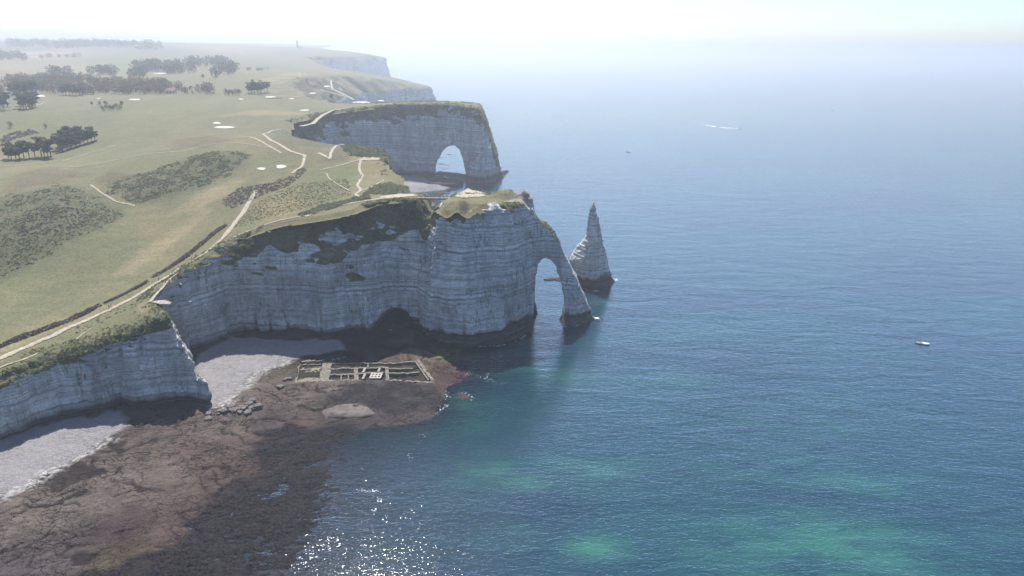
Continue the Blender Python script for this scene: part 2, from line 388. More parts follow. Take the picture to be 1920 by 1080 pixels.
# ------------------------------------------------------------------ materials
class NT:
    def __init__(self, name, rough=0.9, spec=0.25):
        self.m = bpy.data.materials.new(name); self.m.use_nodes = True
        self.t = self.m.node_tree; self.n = self.t.nodes; self.l = self.t.links
        self.b = self.n['Principled BSDF']; self.out = self.n['Material Output']
        self.b.inputs['Roughness'].default_value = rough
        self.b.inputs['Specular IOR Level'].default_value = spec
        self._pos = None
    def link(self, a, b): self.l.new(a, b)
    def pos(self):
        if self._pos is None: self._pos = self.n.new('ShaderNodeNewGeometry').outputs['Position']
        return self._pos
    def sx(self, v):
        s = self.n.new('ShaderNodeSeparateXYZ'); self.link(v, s.inputs[0]); return s.outputs
    def cx(self, x, y, z):
        s = self.n.new('ShaderNodeCombineXYZ')
        for i, q in enumerate((x, y, z)): self.set(s.inputs[i], q)
        return s.outputs[0]
    def set(self, sock, v):
        if hasattr(v, 'is_output'): self.link(v, sock)
        else: sock.default_value = v
    def scale(self, v, s, rot=0.0):
        mp = self.n.new('ShaderNodeMapping'); self.link(v, mp.inputs[0])
        mp.inputs['Scale'].default_value = s; mp.inputs['Rotation'].default_value = (0, 0, rot); return mp.outputs[0]
    def noise(self, vec, scale, detail=3.0, rough=0.55, dist=0.0, dim='3D'):
        n = self.n.new('ShaderNodeTexNoise'); n.noise_dimensions = dim
        if dim == '1D': self.set(n.inputs['W'], vec)
        else: self.set(n.inputs['Vector'], vec)
        n.inputs['Scale'].default_value = scale; n.inputs['Detail'].default_value = detail
        n.inputs['Roughness'].default_value = rough; n.inputs['Distortion'].default_value = dist
        return n.outputs[0]
    def voro(self, vec, scale, feature='DISTANCE_TO_EDGE', rnd=1.0):
        n = self.n.new('ShaderNodeTexVoronoi'); n.feature = feature
        self.set(n.inputs['Vector'], vec); n.inputs['Scale'].default_value = scale; n.inputs['Randomness'].default_value = rnd
        return n.outputs[0]
    def ramp(self, f, stops):
        r = self.n.new('ShaderNodeValToRGB'); self.link(f, r.inputs[0]); e = r.color_ramp.elements
        while len(e) < len(stops): e.new(0.5)
        for s, (p, c) in zip(e, stops):
            s.position = p; s.color = (c, c, c, 1) if np.isscalar(c) else (*c, 1)
        return r.outputs[0]
    def mix(self, f, a, b, mode='MIX'):
        x = self.n.new('ShaderNodeMix'); x.data_type = 'RGBA'; x.blend_type = mode
        self.set(x.inputs[0], f)
        for s, v in ((x.inputs[6], a), (x.inputs[7], b)):
            self.set(s, v if hasattr(v, 'is_output') else (*v, 1))
        return x.outputs[2]
    def math(self, op, a, b=0.0, clamp=False):
        x = self.n.new('ShaderNodeMath'); x.operation = op; x.use_clamp = clamp
        self.set(x.inputs[0], a); self.set(x.inputs[1], b); return x.outputs[0]
    def attr(self, name, col=False):
        a = self.n.new('ShaderNodeAttribute'); a.attribute_name = name
        return a.outputs['Color'] if col else a.outputs['Fac']
    def bump(self, h, strength=0.5, dist=0.2, nrm=None):
        x = self.n.new('ShaderNodeBump'); x.inputs['Strength'].default_value = strength; x.inputs['Distance'].default_value = dist
        self.link(h, x.inputs['Height'])
        if nrm is not None: self.link(nrm, x.inputs['Normal'])
        return x.outputs[0]
    def color(self, c): self.set(self.b.inputs['Base Color'], c if hasattr(c, 'is_output') else (*c, 1)); return self
    def normal(self, n): self.link(n, self.b.inputs['Normal']); return self

def mat_plain(name, c, rough=0.7, spec=0.3, var=0.25, sc=3.0):
    k = NT(name, rough, spec); n = k.noise(k.n.new('ShaderNodeTexCoord').outputs['Object'], sc, 3)
    k.color(k.mix(k.ramp(n, [(0.3, 0.0), (0.7, 1.0)]), tuple(q * (1 - var) for q in c), tuple(min(1, q * (1 + var)) for q in c)))
    return k.m

def mat_chalk():
    k = NT('chalk_cliff', 0.95, 0.15); p = k.pos(); x, y, z = k.sx(p)
    warp = k.noise(p, 0.022, 2)
    w = k.math('ADD', z, k.math('ADD', k.math('MULTIPLY', x, 0.035), k.math('ADD', k.math('MULTIPLY', y, -0.02), k.math('MULTIPLY', warp, 3.0))))
    wob = k.math('ADD', w, k.math('MULTIPLY', k.noise(p, 0.35, 2), 0.7))
    fine = k.noise(wob, 0.85, 2.0, 0.6, dim='1D')
    coarse = k.noise(wob, 0.16, 2.0, 0.6, dim='1D')
    chalk = k.mix(k.ramp(coarse, [(0.35, 0.0), (0.65, 1.0)]), (0.58, 0.575, 0.555), (0.72, 0.71, 0.685))
    line = k.ramp(k.math('ADD', fine, k.math('MULTIPLY', k.math('SUBTRACT', k.noise(k.scale(p, (0.5, 0.5, 1.2)), 1.0, 3, 0.7), 0.5), 0.35)), [(0.40, 1.0), (0.49, 0.0)])
    brk = k.ramp(k.noise(k.scale(p, (0.25, 0.25, 0.9)), 1.0, 3), [(0.36, 0.15), (0.52, 1.0)])
    chalk = k.mix(k.math('MULTIPLY', k.math('MULTIPLY', line, brk), 0.62), chalk, (0.12, 0.125, 0.13))  # flint lines; their strong contrast also stands in for weak ledge shading
    hi = k.ramp(k.math('ADD', fine, k.math('MULTIPLY', k.math('SUBTRACT', k.noise(k.scale(p, (0.8, 0.8, 1.6)), 1.0, 3, 0.7), 0.5), 0.3)), [(0.53, 0.0), (0.60, 1.0)])
    chalk = k.mix(k.math('MULTIPLY', hi, 0.75), chalk, (0.84, 0.83, 0.80))  # thin highlights painted along the strata
    crk = k.noise(k.scale(p, (0.28, 0.28, 0.030)), 1.0, 3, 0.6, 0.4)
    crk = k.math('MULTIPLY', k.ramp(crk, [(0.47, 0.0), (0.495, 1.0), (0.505, 1.0), (0.53, 0.0)]), k.ramp(k.noise(p, 0.09, 3), [(0.42, 0.0), (0.60, 1.0)]))
    chalk = k.mix(k.math('MULTIPLY', crk, 0.8), chalk, (0.10, 0.10, 0.10))
    streak = k.ramp(k.noise(k.scale(p, (0.22, 0.22, 0.035)), 1.0, 4, 0.6), [(0.42, 0.0), (0.66, 1.0)])
    chalk = k.mix(k.math('MULTIPLY', streak, 0.55), chalk, (0.20, 0.195, 0.185))
    patch = k.ramp(k.noise(p, 0.06, 4, 0.65), [(0.46, 0.0), (0.62, 1.0)])
    chalk = k.mix(k.math('MULTIPLY', patch, 0.35), chalk, (0.24, 0.24, 0.235))
    gr = k.noise(p, 1.3, 3, 0.7)
    chalk = k.mix(k.math('MULTIPLY', k.ramp(gr, [(0.35, 1.0), (0.6, 0.0)]), 0.40), chalk, (0.16, 0.16, 0.16))
    chalk = k.mix(k.math('MULTIPLY', k.attr('grime_shade'), 0.5), chalk, k.mix(k.ramp(gr, [(0.3, 0.0), (0.7, 1.0)]), (0.12, 0.12, 0.125), (0.26, 0.255, 0.25)))
    soil = k.mix(k.noise(p, 0.5, 4), (0.10, 0.075, 0.055), (0.22, 0.18, 0.145))
    chalk = k.mix(k.attr('soil'), chalk, soil)
    wn_ = k.mix(k.ramp(fine, [(0.35, 0.0), (0.7, 1.0)]), (0.035, 0.033, 0.034), (0.13, 0.115, 0.10))
    chalk = k.mix(k.attr('wet'), chalk, wn_)
    v1 = k.noise(p, 0.14, 4, 0.6); v2 = k.noise(p, 1.1, 3, 0.7)
    veg = k.mix(k.ramp(v1, [(0.35, 0.0), (0.65, 1.0)]), (0.11, 0.115, 0.055), (0.18, 0.165, 0.09))
    veg = k.mix(k.ramp(v2, [(0.35, 0.0), (0.68, 1.0)]), veg, (0.062, 0.068, 0.036))
    veg = k.mix(k.attr('dry'), veg, k.mix(v2, (0.13, 0.115, 0.065), (0.22, 0.19, 0.12)))
    edge = k.ramp(k.math('ADD', k.attr('veg'), k.math('MULTIPLY', k.math('SUBTRACT', k.noise(p, 0.55, 4, 0.7), 0.5), 0.9)), [(0.44, 0.0), (0.54, 1.0)])
    k.color(k.mix(edge, chalk, veg))
    h = k.math('ADD', k.math('MULTIPLY', fine, 0.9), k.math('ADD', k.math('MULTIPLY', gr, 0.7), k.math('MULTIPLY', v2, 0.5)))
    k.normal(k.bump(h, 0.9, 0.9))
    return k.m

def mat_turf():
    k = NT('downland_turf', 0.95, 0.12); p = k.pos()
    c = k.attr('col', True)
    n0 = k.noise(k.scale(p, (0.030, 0.012, 0.05), 0.5), 1.0, 4, 0.6)
    n1 = k.noise(p, 0.09, 5, 0.65); n2 = k.noise(p, 0.9, 4, 0.7)
    c = k.mix(k.ramp(n1, [(0.35, 0.0), (0.62, 0.8)]), c, k.mix(0.55, c, (0.235, 0.19, 0.105)))
    c = k.mix(k.ramp(n0, [(0.42, 0.0), (0.58, 0.7)]), c, k.mix(0.55, c, (0.085, 0.10, 0.045)))
    nm_ = k.noise(p, 0.32, 4, 0.7)
    c = k.mix(k.ramp(nm_, [(0.36, 0.0), (0.62, 0.5)]), c, k.mix(0.5, c, (0.25, 0.215, 0.13)))
    st_ = k.noise(k.scale(p, (0.02, 0.30, 0.1), -0.75), 1.0, 3, 0.6)
    c = k.mix(k.ramp(st_, [(0.42, 0.0), (0.60, 0.45)]), c, k.mix(0.5, c, (0.09, 0.105, 0.048)))
    rg = k.attr('rough')
    dk = k.ramp(n2, [(0.38, 1.0), (0.60, 0.0)])
    c = k.mix(k.math('MULTIPLY', dk, k.math('ADD', k.math('MULTIPLY', rg, 0.5), 0.42)), c, k.mix(0.75, c, (0.02, 0.022, 0.014)))
    k.color(c)
    k.normal(k.bump(k.math('MULTIPLY', k.math('ADD', n2, k.math('MULTIPLY', k.noise(p, 3.0, 2), 0.4)), k.math('ADD', k.math('MULTIPLY', rg, 1.0), 0.25)), 0.8, 0.9))
    return k.m

def mat_path():
    k = NT('chalk_path', 0.95, 0.1); p = k.pos(); n = k.noise(p, 0.6, 5, 0.65)
    k.color(k.mix(k.ramp(n, [(0.3, 0.0), (0.7, 1.0)]), (0.22, 0.19, 0.135), (0.40, 0.36, 0.29)))
    k.normal(k.bump(n, 0.4, 0.2))
    tr = k.n.new('ShaderNodeBsdfTransparent'); mx = k.n.new('ShaderNodeMixShader')
    fr = k.ramp(k.math('ADD', k.attr('edge'), k.math('MULTIPLY', k.math('SUBTRACT', k.noise(p, 0.9, 4, 0.7), 0.5), 1.5)), [(0.62, 0.0), (0.78, 1.0)])
    k.link(fr, mx.inputs[0]); k.link(k.b.outputs[0], mx.inputs[1]); k.link(tr.outputs[0], mx.inputs[2]); k.link(mx.outputs[0], k.out.inputs[0])
    return k.m
def mat_sand(name='bunker_sand', a=(0.36, 0.34, 0.29), b=(0.52, 0.49, 0.43)):
    k = NT(name, 0.95, 0.1); n = k.noise(k.pos(), 0.4, 4); k.color(k.mix(n, a, b)); return k.m

def mat_shore():
    k = NT('foreshore_rock', 0.9, 0.06); p = k.pos(); c = k.attr('col', True)
    n1 = k.noise(p, 0.35, 5, 0.68); n2 = k.noise(p, 2.2, 4, 0.72)
    ck = k.attr('crack')
    weed = k.attr('weed')
    c = k.mix(k.ramp(n1, [(0.35, 0.55), (0.65, 0.0)]), c, k.mix(0.6, c, (0.05, 0.045, 0.042)))
    c = k.mix(k.ramp(n2, [(0.40, 0.7), (0.58, 0.0)]), c, k.mix(0.55, c, (0.03, 0.026, 0.024)))
    c = k.mix(k.ramp(n2, [(0.60, 0.0), (0.75, 0.45)]), c, (0.34, 0.29, 0.25))
    c = k.mix(k.math('MULTIPLY', ck, 0.9), c, (0.022, 0.017, 0.016))
    wv = k.n.new('ShaderNodeVectorMath'); wv.operation = 'ADD'; k.link(p, wv.inputs[0])
    nv = k.n.new('ShaderNodeTexNoise'); nv.inputs['Scale'].default_value = 0.22; nv.inputs['Detail'].default_value = 3; k.link(p, nv.inputs['Vector'])
    sv = k.n.new('ShaderNodeVectorMath'); sv.operation = 'SCALE'; sv.inputs['Scale'].default_value = 5.0; k.link(nv.outputs['Color'], sv.inputs[0]); k.link(sv.outputs[0], wv.inputs[1])
    fine = k.ramp(k.voro(k.scale(wv.outputs[0], (0.30, 0.62, 0.0), 0.45), 1.0), [(0.015, 1.0), (0.07, 0.0)])
    fine = k.math('MULTIPLY', fine, k.ramp(k.noise(p, 0.07, 3), [(0.40, 0.15), (0.58, 1.0)]))
    c = k.mix(k.math('MULTIPLY', fine, 0.8), c, (0.025, 0.02, 0.02))
    wd = k.ramp(k.noise(p, 1.3, 4, 0.75), [(0.36, 0.0), (0.66, 1.0)])
    c = k.mix(weed, c, k.mix(wd, (0.007, 0.007, 0.008), (0.040, 0.036, 0.040)))
    vc = k.voro(p, 2.4, 'F1')
    peb = k.mix(k.ramp(vc, [(0.1, 0.0), (0.6, 1.0)]), (0.28, 0.265, 0.265), (0.18, 0.172, 0.175))
    peb = k.mix(k.ramp(n1, [(0.35, 0.0), (0.7, 0.6)]), peb, (0.31, 0.30, 0.295))
    c = k.mix(k.attr('pebble'), c, peb)
    k.color(c)
    k.normal(k.bump(k.math('SUBTRACT', k.math('ADD', n2, k.math('MULTIPLY', n1, 1.2)), k.math('MULTIPLY', fine, 0.6)), 0.9, 0.5)); return k.m

def mat_sea():
    k = NT('sea_water', 0.1, 0.5); p = k.pos()
    # body colour of the water: deep blue, teal over pale seabed
    n = k.noise(k.scale(p, (0.0065, 0.012, 0.01), 0.35), 1.0, 4, 0.6, 0.6)
    body = k.mix(k.ramp(n, [(0.38, 0.0), (0.66, 1.0)]), (0.005, 0.026, 0.048), (0.007, 0.047, 0.062))
    pt = k.attr('pale')
    pn = k.math('MULTIPLY', pt, k.ramp(k.noise(k.scale(p, (0.05, 0.12, 0.1), 0.25), 1.0, 5, 0.65), [(0.30, 0.0), (0.60, 1.0)]))
    body = k.mix(pn, body, (0.024, 0.110, 0.082))
    # ripples
    d1 = k.noise(k.scale(p, (0.27, 0.60, 0.4), -0.35), 1.0, 3, 0.62, 0.3)
    d2 = k.noise(k.scale(p, (0.85, 1.45, 0.9), 0.25), 1.0, 3, 0.62, 0.2)
    d3 = k.noise(k.scale(p, (0.028, 0.085, 0.05), -0.85), 1.0, 2, 0.5, 0.8)
    h = k.math('ADD', k.math('MULTIPLY', d3, 1.6), k.math('ADD', k.math('MULTIPLY', d1, 0.9), k.math('MULTIPLY', d2, 0.62)))
    nm = k.bump(h, 1.0, 0.098); nd = k.bump(h, 1.0, 0.6)
    dif = k.n.new('ShaderNodeBsdfDiffuse'); k.link(body, dif.inputs[0]); k.link(nd, dif.inputs['Normal'])
    tr = k.n.new('ShaderNodeBsdfTransparent'); tr.inputs[0].default_value = (0.45, 0.66, 0.76, 1)
    mx = k.n.new('ShaderNodeMixShader'); k.link(k.attr('opaque'), mx.inputs[0]); k.link(tr.outputs[0], mx.inputs[1]); k.link(dif.outputs[0], mx.inputs[2])
    gl = k.n.new('ShaderNodeBsdfGlossy'); gl.inputs['Roughness'].default_value = 0.10; k.link(nm, gl.inputs['Normal'])
    gl.inputs[0].default_value = (1, 1, 1, 1)
    fr = k.n.new('ShaderNodeFresnel'); fr.inputs[0].default_value = 1.333; k.link(nd, fr.inputs['Normal'])
    m2 = k.n.new('ShaderNodeMixShader'); k.link(fr.outputs[0], m2.inputs[0]); k.link(mx.outputs[0], m2.inputs[1]); k.link(gl.outputs[0], m2.inputs[2])
    k.link(m2.outputs[0], k.out.inputs[0]); k.n.remove(k.b)
    return k.m

def mat_leaf(name, a, b, c=None):
    k = NT(name, 0.75, 0.2); p = k.pos()
    n = k.math('ADD', k.math('MULTIPLY', k.noise(p, 0.7, 3), 0.45), k.math('MULTIPLY', k.noise(p, 0.09, 3), 0.55)); q = k.mix(k.ramp(n, [(0.3, 0.0), (0.7, 1.0)]), a, b)
    oi = k.n.new('ShaderNodeObjectInfo')
    q = k.mix(k.math('MULTIPLY', oi.outputs['Random'], 0.35), q, c or tuple(v * 1.35 for v in b))
    k.color(q)
    tl = k.n.new('ShaderNodeBsdfTranslucent'); k.link(q, tl.inputs[0]); mx = k.n.new('ShaderNodeMixShader'); mx.inputs[0].default_value = 0.45
    k.link(k.b.outputs[0], mx.inputs[1]); k.link(tl.outputs[0], mx.inputs[2]); k.link(mx.outputs[0], k.out.inputs[0])
    return k.m

M = dict(chalk=mat_chalk(), turf=mat_turf(), path=mat_path(), sand=mat_sand(), shore=mat_shore(), sea=mat_sea(),
    pine=mat_leaf('pine_needles', (0.045, 0.060, 0.036), (0.085, 0.10, 0.058)),
    broad=mat_leaf('woodland_leaves', (0.055, 0.060, 0.030), (0.11, 0.105, 0.055), (0.14, 0.11, 0.07)),
    gorse=mat_leaf('gorse_scrub', (0.125, 0.14, 0.078), (0.185, 0.19, 0.11)),
    heath=mat_leaf('dark_heath', (0.095, 0.078, 0.072), (0.165, 0.14, 0.12)),
    tuft=mat_leaf('rough_grass', (0.075, 0.078, 0.034), (0.15, 0.135, 0.07)),
    bark=mat_plain('bark', (0.085, 0.068, 0.055), 0.9, 0.1), white=mat_plain('white_paint', (0.80, 0.80, 0.78), 0.35, 0.5, 0.04),
    dark=mat_plain('dark_rubber', (0.03, 0.03, 0.035), 0.6, 0.3), grey=mat_plain('grey_fabric', (0.22, 0.22, 0.23), 0.7, 0.3),
    roof=mat_plain('slate_roof', (0.12, 0.12, 0.135), 0.7, 0.3), tile=mat_plain('tile_roof', (0.26, 0.12, 0.08), 0.8, 0.2),
    wallw=mat_plain('rendered_wall', (0.62, 0.58, 0.52), 0.85, 0.2, 0.08), stone=mat_plain('tower_stone', (0.36, 0.33, 0.29), 0.9, 0.2, 0.15),
    glass=mat_plain('window_glass', (0.03, 0.04, 0.05), 0.1, 0.5), foam=mat_plain('foam', (0.82, 0.84, 0.85), 0.6, 0.3, 0.05),
    wood=mat_plain('bridge_wood', (0.30, 0.26, 0.21), 0.8, 0.2), feather=mat_plain('white_feathers', (0.80, 0.80, 0.79), 0.8, 0.2, 0.05))

# ------------------------------------------------------------------ cliffs
def cliff_attrs(V, N):
    x, y, z = V.T
    d, par = coast_info(x, y); zb = par[:, 0]
    zt = zland(x, y)
    slope = N[:, 2]
    big = fbm(x / 9, y / 9, z / 9, o=3, seed=91)
    veg = sstep(0.35, 0.62, slope + 0.20 * big)
    ab = z - zb
    # vegetated upper slope of the bay wall
    wb = sstep(-150, -128, x) * sstep(-22, -46, x) * ((y > 290) & (y < 372))
    patch = fbm(x / 13 + 3, y / 11, z / 6, o=3, seed=95)
    patch2 = fbm(x / 10 + 31, y / 10, z / 4.5, o=3, seed=96)
    veg = np.maximum(veg * sstep(9, 4, zt - z + 3 * big), wb * sstep(-5, 5, ab + 20 * patch + 3) * sstep(0.16, 0.0, patch2 - 0.75 * sstep(11, 4, zt - z)))
    # turf lip along the nearer headland
    wa = ((y < 275) & (x < -115)).astype(float)
    veg = np.maximum(veg, wa * sstep(5.0, 2.8, zt - z + 3.0 * big + 2.5 * sstep(-190, -170, x) * 0))
    # second headland and the slopes of the bay behind
    wc = ((y > 372) & (y < 760) & (x < -45)).astype(float)
    veg = np.maximum(veg, wc * sstep(-6, 8, ab + 14 * patch + 8 * sstep(0.25, 0.5, slope)) * sstep(760, 700, y))
    wm = ((y > 690) & (y < 830)).astype(float)
    veg = np.maximum(veg, wm * sstep(24, 8, zt - z + 16 * patch + 10 * sstep(-130, -60, x)))
    farv = (y > 830).astype(float)
    veg = np.maximum(veg, farv * sstep(0.25, 0.7, slope))
    fin = (x > 12) & (y < 375) & (y > 320)
    veg = np.where(fin, veg * (z > 40) * 0.9, veg)
    crest = (x > -9) & (x < 12) & (y > 340) & (y < 372)
    veg = np.where(crest, veg * 0.35, veg)
    chead = (x > -36) & (x < 12) & (y < 336)
    veg = np.where(chead, veg * sstep(0, .35, big + .05), veg)
    soil = np.exp(-(((x + 143) / 9) ** 2 + ((y - 279) / 11) ** 2) ** 2) * sstep(6, 14, z) * sstep(44, 36, z)
    soil = np.maximum(soil, 0.75 * crest * sstep(62, 66, z))
    soil = np.maximum(soil, 0.8 * np.exp(-(((x + 62) / 12) ** 2 + ((y - 428) / 26) ** 2) ** 2) * sstep(30, 45, z))
    wet = sstep(7.5, 4.0, z + 2.2 * big + 0.5 * strata(x, y, z))
    wet = np.where(y > 700, sstep(11, 5, z + 2.5 * big), wet)
    dry = sstep(-0.1, 0.5, fbm(x / 14, y / 14, o=2, seed=97)) * sstep(0.5, 0.8, slope)
    gl = np.exp(-((x + 41 + (345 - y) * 0.22) / 4.5) ** 2) * ((y > 312) & (y < 372)) * sstep(11, 6, zt - z + 3 * big)
    veg = np.maximum(veg, gl); dry = np.maximum(dry, gl * 0.7)
    grime_shade = np.where(y < 300, .75, sstep(-28, -75, x) * .75) * (y < 380) * sstep(.35, -.35, fbm(x / 16, y / 16, z / 14, o=3, seed=98) + .25 * sstep(20, 60, z) - .1)  # algae stain on the near walls, with their shade painted in too
    grime_shade = np.maximum(grime_shade, ((y > 690) & (y < 860)) * .45 * sstep(.2, -.3, fbm(x / 30, y / 30, z / 22, o=3, seed=99)))
    return dict(grime_shade=np.clip(grime_shade, 0, 1), veg=np.clip(veg, 0, 1), soil=np.clip(soil, 0, 1), wet=np.clip(wet, 0, 1), dry=np.clip(dry, 0, 1))
CLIFFS = []
for nm, args, kw in (('chalk_cliff', (-262, 58, 150, 424, -3, 84, 1.0, 0.5), dict(detail=1.0, margin=16)),
                     ('chalk_cliff', (-330, 6, 420, 872, -4, 92, 1.8, 1.0), dict(detail=1.7, margin=22)),
                     ('chalk_cliff', (-1300, -140, 864, 3800, -6, 130, 9.0, 4.0), dict(detail=5.0, margin=90))):
    V, Q = land_field(*args, **kw)
    N = vnormals(V, Q); at = cliff_attrs(V, N)
    CLIFFS.append((V, Q, N, at))
    tag(put(nm, mesh_np(nm, V, Q, True, at), M['chalk']), kind='structure')

# ------------------------------------------------------------------ downland
def idw(x, y, pts, vals, p=3.0):
    num = 0; den = 0
    for q, v in zip(pts, vals):
        w = 1.0 / (((x - q[0])**2 + (y - q[1])**2) / q[2]**2 + 0.02) ** (p / 2)
        num = num + w[:, None] * np.asarray(v)[None]; den = den + w
    return num / den[:, None]
FAIR = (0.135, 0.142, 0.074); DRY = (0.20, 0.165, 0.085); BARE = (0.29, 0.225, 0.135); DARK = (0.105, 0.12, 0.068)
LUSH = (0.105, 0.132, 0.052); OLIVE = (0.132, 0.128, 0.072); HEATH = (0.12, 0.092, 0.058); FIELD = (0.30, 0.245, 0.17); WOOD = (0.07, 0.075, 0.045)
def poly_ground(pp): return grounds(pp)[:, :2]
DARK_POLYS = [poly_ground(p) for p in (
  [(-60,380),(0,372),(60,356),(130,350),(165,365),(225,395),(230,405),(180,430),(100,475),(40,510),(0,525),(-60,540)],
  [(180,350),(250,330),(330,305),(400,283),(450,283),(466,292),(455,310),(420,330),(370,352),(300,370),(255,382),(215,366)],
  [(505,240),(560,244),(610,235),(640,250),(640,275),(600,275),(560,272),(525,262)])]
HEATH_POLYS = [poly_ground(p) for p in (
  [(20,372),(50,325),(95,312),(150,330),(120,345),(60,352)], [(180,352),(170,338),(200,325),(240,330),(230,345)],
  [(420,372),(480,348),(540,330),(500,360),(440,388)], [(310,262),(400,252),(440,262),(400,275),(330,280)], [(600,300),(640,275),(690,285),(650,300)])]
DRY_POLYS = [poly_ground(p) for p in (
  [(0,655),(60,625),(180,575),(200,580),(120,615),(20,655)], [(200,520),(300,440),(380,385),(400,390),(320,455),(240,520)],
  [(300,400),(420,340),(470,330),(440,355),(360,395)], [(0,372),(40,350),(120,352),(90,362),(30,375)],
  [(40,105),(120,95),(160,104),(100,110)], [(500,150),(540,135),(600,140),(640,165),(560,160)], [(590,210),(480,205),(420,215),(520,215)])]
LUSH_POLYS = [poly_ground(p) for p in ([(600,340),(640,310),(680,310),(690,345),(640,350)], [(480,300),(540,295),(535,310),(490,312)], [(600,345),(655,358),(620,372),(560,368)])]
COLPTS = [((0,620),FAIR,1),((100,560),FAIR,1),((200,500),FAIR,1),((300,430),DRY,.8),((400,360),FAIR,1),((50,520),LUSH,.8),((480,310),OLIVE,.8),((600,350),OLIVE,.8),
  ((520,380),DRY,.7),((460,420),OLIVE,.7),((620,330),LUSH,.6),((690,320),DRY,.6),((700,300),BARE,.4),((560,280),HEATH,.6),((400,255),OLIVE,1),((300,230),FAIR,1),((200,260),FAIR,1),((80,240),LUSH,.8),
  ((0,300),DRY,.6),((500,220),OLIVE,1),((560,200),FAIR,1),((400,195),FAIR,1),((600,180),DRY,.7),((560,150),DRY,1),((100,185),OLIVE,1),((250,190),OLIVE,1),((450,160),FAIR,1),
  ((100,130),FIELD,1),((300,130),FAIR,1),((200,110),FAIR,1),((70,102),(0.42,0.34,0.28),.7),((450,115),OLIVE,1),((300,95),WOOD,1),((420,90),FIELD,1),((560,100),OLIVE,1),((620,105),OLIVE,1),((0,90),WOOD,1),((80,80),WOOD,1),((250,80),WOOD,1)]
_cg = [ground(*c[0]) for c in COLPTS]
CPX = [(g[0] / g[1] * 3, math.log(g[1]) * 1.5, 0.35 * c[2]) for g, c in zip(_cg, COLPTS)]
def turf_color(x, y):
    wx = x + 6 * (y / 300) * fbm(x / 30 / (y / 300), y / 30 / (y / 300), o=3, seed=101); wy = y + 6 * (y / 300) * fbm(x / 30 / (y / 300) + 9, y / 30 / (y / 300), o=3, seed=102)
    wy = np.maximum(wy, 50)
    c = idw(wx / wy * 3, np.log(wy) * 1.5, CPX, [q[1] for q in COLPTS])
    rough = np.full(len(x), 0.25)
    for polys, colr, rr, soft in ((DRY_POLYS, BARE, .1, 3), (HEATH_POLYS, HEATH, .6, 4), (LUSH_POLYS, LUSH, .2, 4), (DARK_POLYS, DARK, 1.0, 6)):
        for pg in polys:
            s = poly_sd(wx, wy, pg); sf = soft * max(1, pg[:, 1].mean() / 350)
            w = sstep(sf, -sf, s)[:, None] * (0.75 if colr is BARE else 0.9)
            c = c * (1 - w) + np.asarray(colr)[None] * w; rough = rough * (1 - w[:, 0]) + rr * w[:, 0]
    # far moorland patchwork
    return c, rough
us = np.arange(-1.45, 0.10, 0.0042); vv = np.exp(np.arange(math.log(150), math.log(6900), 0.0042))
U_, Y_ = np.meshgrid(us, vv, indexing='ij'); X_ = U_ * Y_
dT, _ = coast_info(X_, Y_)
lim = np.interp(Y_, [150, 418, 430, 860, 880, 7000], [11, 11, 16, 16, 70, 70])
zT = zland(X_, Y_) - 1.6 * sstep(0, 4, lim + 4 - dT) * (Y_ / 400).clip(1, 3)
ok = dT > lim
cells = ok[:-1, :-1] | ok[1:, :-1] | ok[:-1, 1:] | ok[1:, 1:]
ii = np.arange(X_.size).reshape(X_.shape)
Q = np.stack([ii[:-1, :-1], ii[1:, :-1], ii[1:, 1:], ii[:-1, 1:]], -1)[cells]
V = np.stack([X_.ravel(), Y_.ravel(), zT.ravel()], 1)
V, Q, _, _ = keep_used(V, Q)
tc, tr_ = turf_color(V[:, 0], V[:, 1])
tag(put('downland', mesh_np('downland', V, Q, True, dict(rough=tr_), dict(col=tc)), M['turf']), kind='structure')
del X_, Y_, U_, dT

# ------------------------------------------------------------------ foreshore and sea bed
SH = [(60,830,3),(0,870,3.2),(0,950,2.2),(100,860,2.6),(200,800,2.8),(330,785,2.4),(400,775,2.2),(375,690,3.4),(385,665,3.8),(450,645,3.6),(450,690,2.6),(430,740,2.2),(600,645,2.8),(700,640,2.4),(740,625,2.6),(730,655,1.6),
 (560,680,1.7),(680,690,1.2),(800,690,0.9),(560,720,1.5),(650,740,1.3),(740,740,1.1),(822,745,0.75),(780,780,0.6),(700,785,0.5),(620,770,1.0),(520,770,1.3),(560,800,0.7),(640,830,0.05),(600,850,0.35),(500,820,1.0),(430,800,1.5),
 (400,900,0.9),(500,900,0.7),(560,950,0.35),(620,930,0.0),(300,900,1.4),(200,950,1.4),(100,1000,1.4),(0,1080,1.2),(300,1000,0.7),(300,1080,0.8),(450,1000,0.65),(450,1080,0.5),(560,1060,0.0),(600,1000,-0.1),
 (700,810,-0.3),(700,880,-0.55),(680,1000,-0.7),(750,850,-1.1),(845,750,-0.9),(870,780,-1.8),(870,690,0.1),(840,680,0.45),(800,660,1.0),(845,660,0.6),(880,655,-0.4),(940,650,-1.6),(900,720,-0.8),(940,700,-1.6),
 (850,900,-2.3),(800,1080,-1.9),(1000,700,-3.5),(1000,900,-5.5),(1100,620,-5),(1000,1080,-6),(1300,700,-8),(1200,1000,-8),(1050,540,-5),(960,645,-1.4),(890,648,0.2),(-200,900,3),(-300,1080,2.5),(0,1300,0.8),(400,1300,0.3),(900,1400,-5)]
_sp = np.array([P(a, b, c) for a, b, c in SH]); _sr = RBF(_sp[:, :2] / 100, _sp[:, 2], 1e-3)
RUIN = np.array([P(a, b, 1.2)[:2] for a, b in ((556,714),(562,684),(612,681),(741,680),(784,676),(808,713),(727,711),(668,712))])
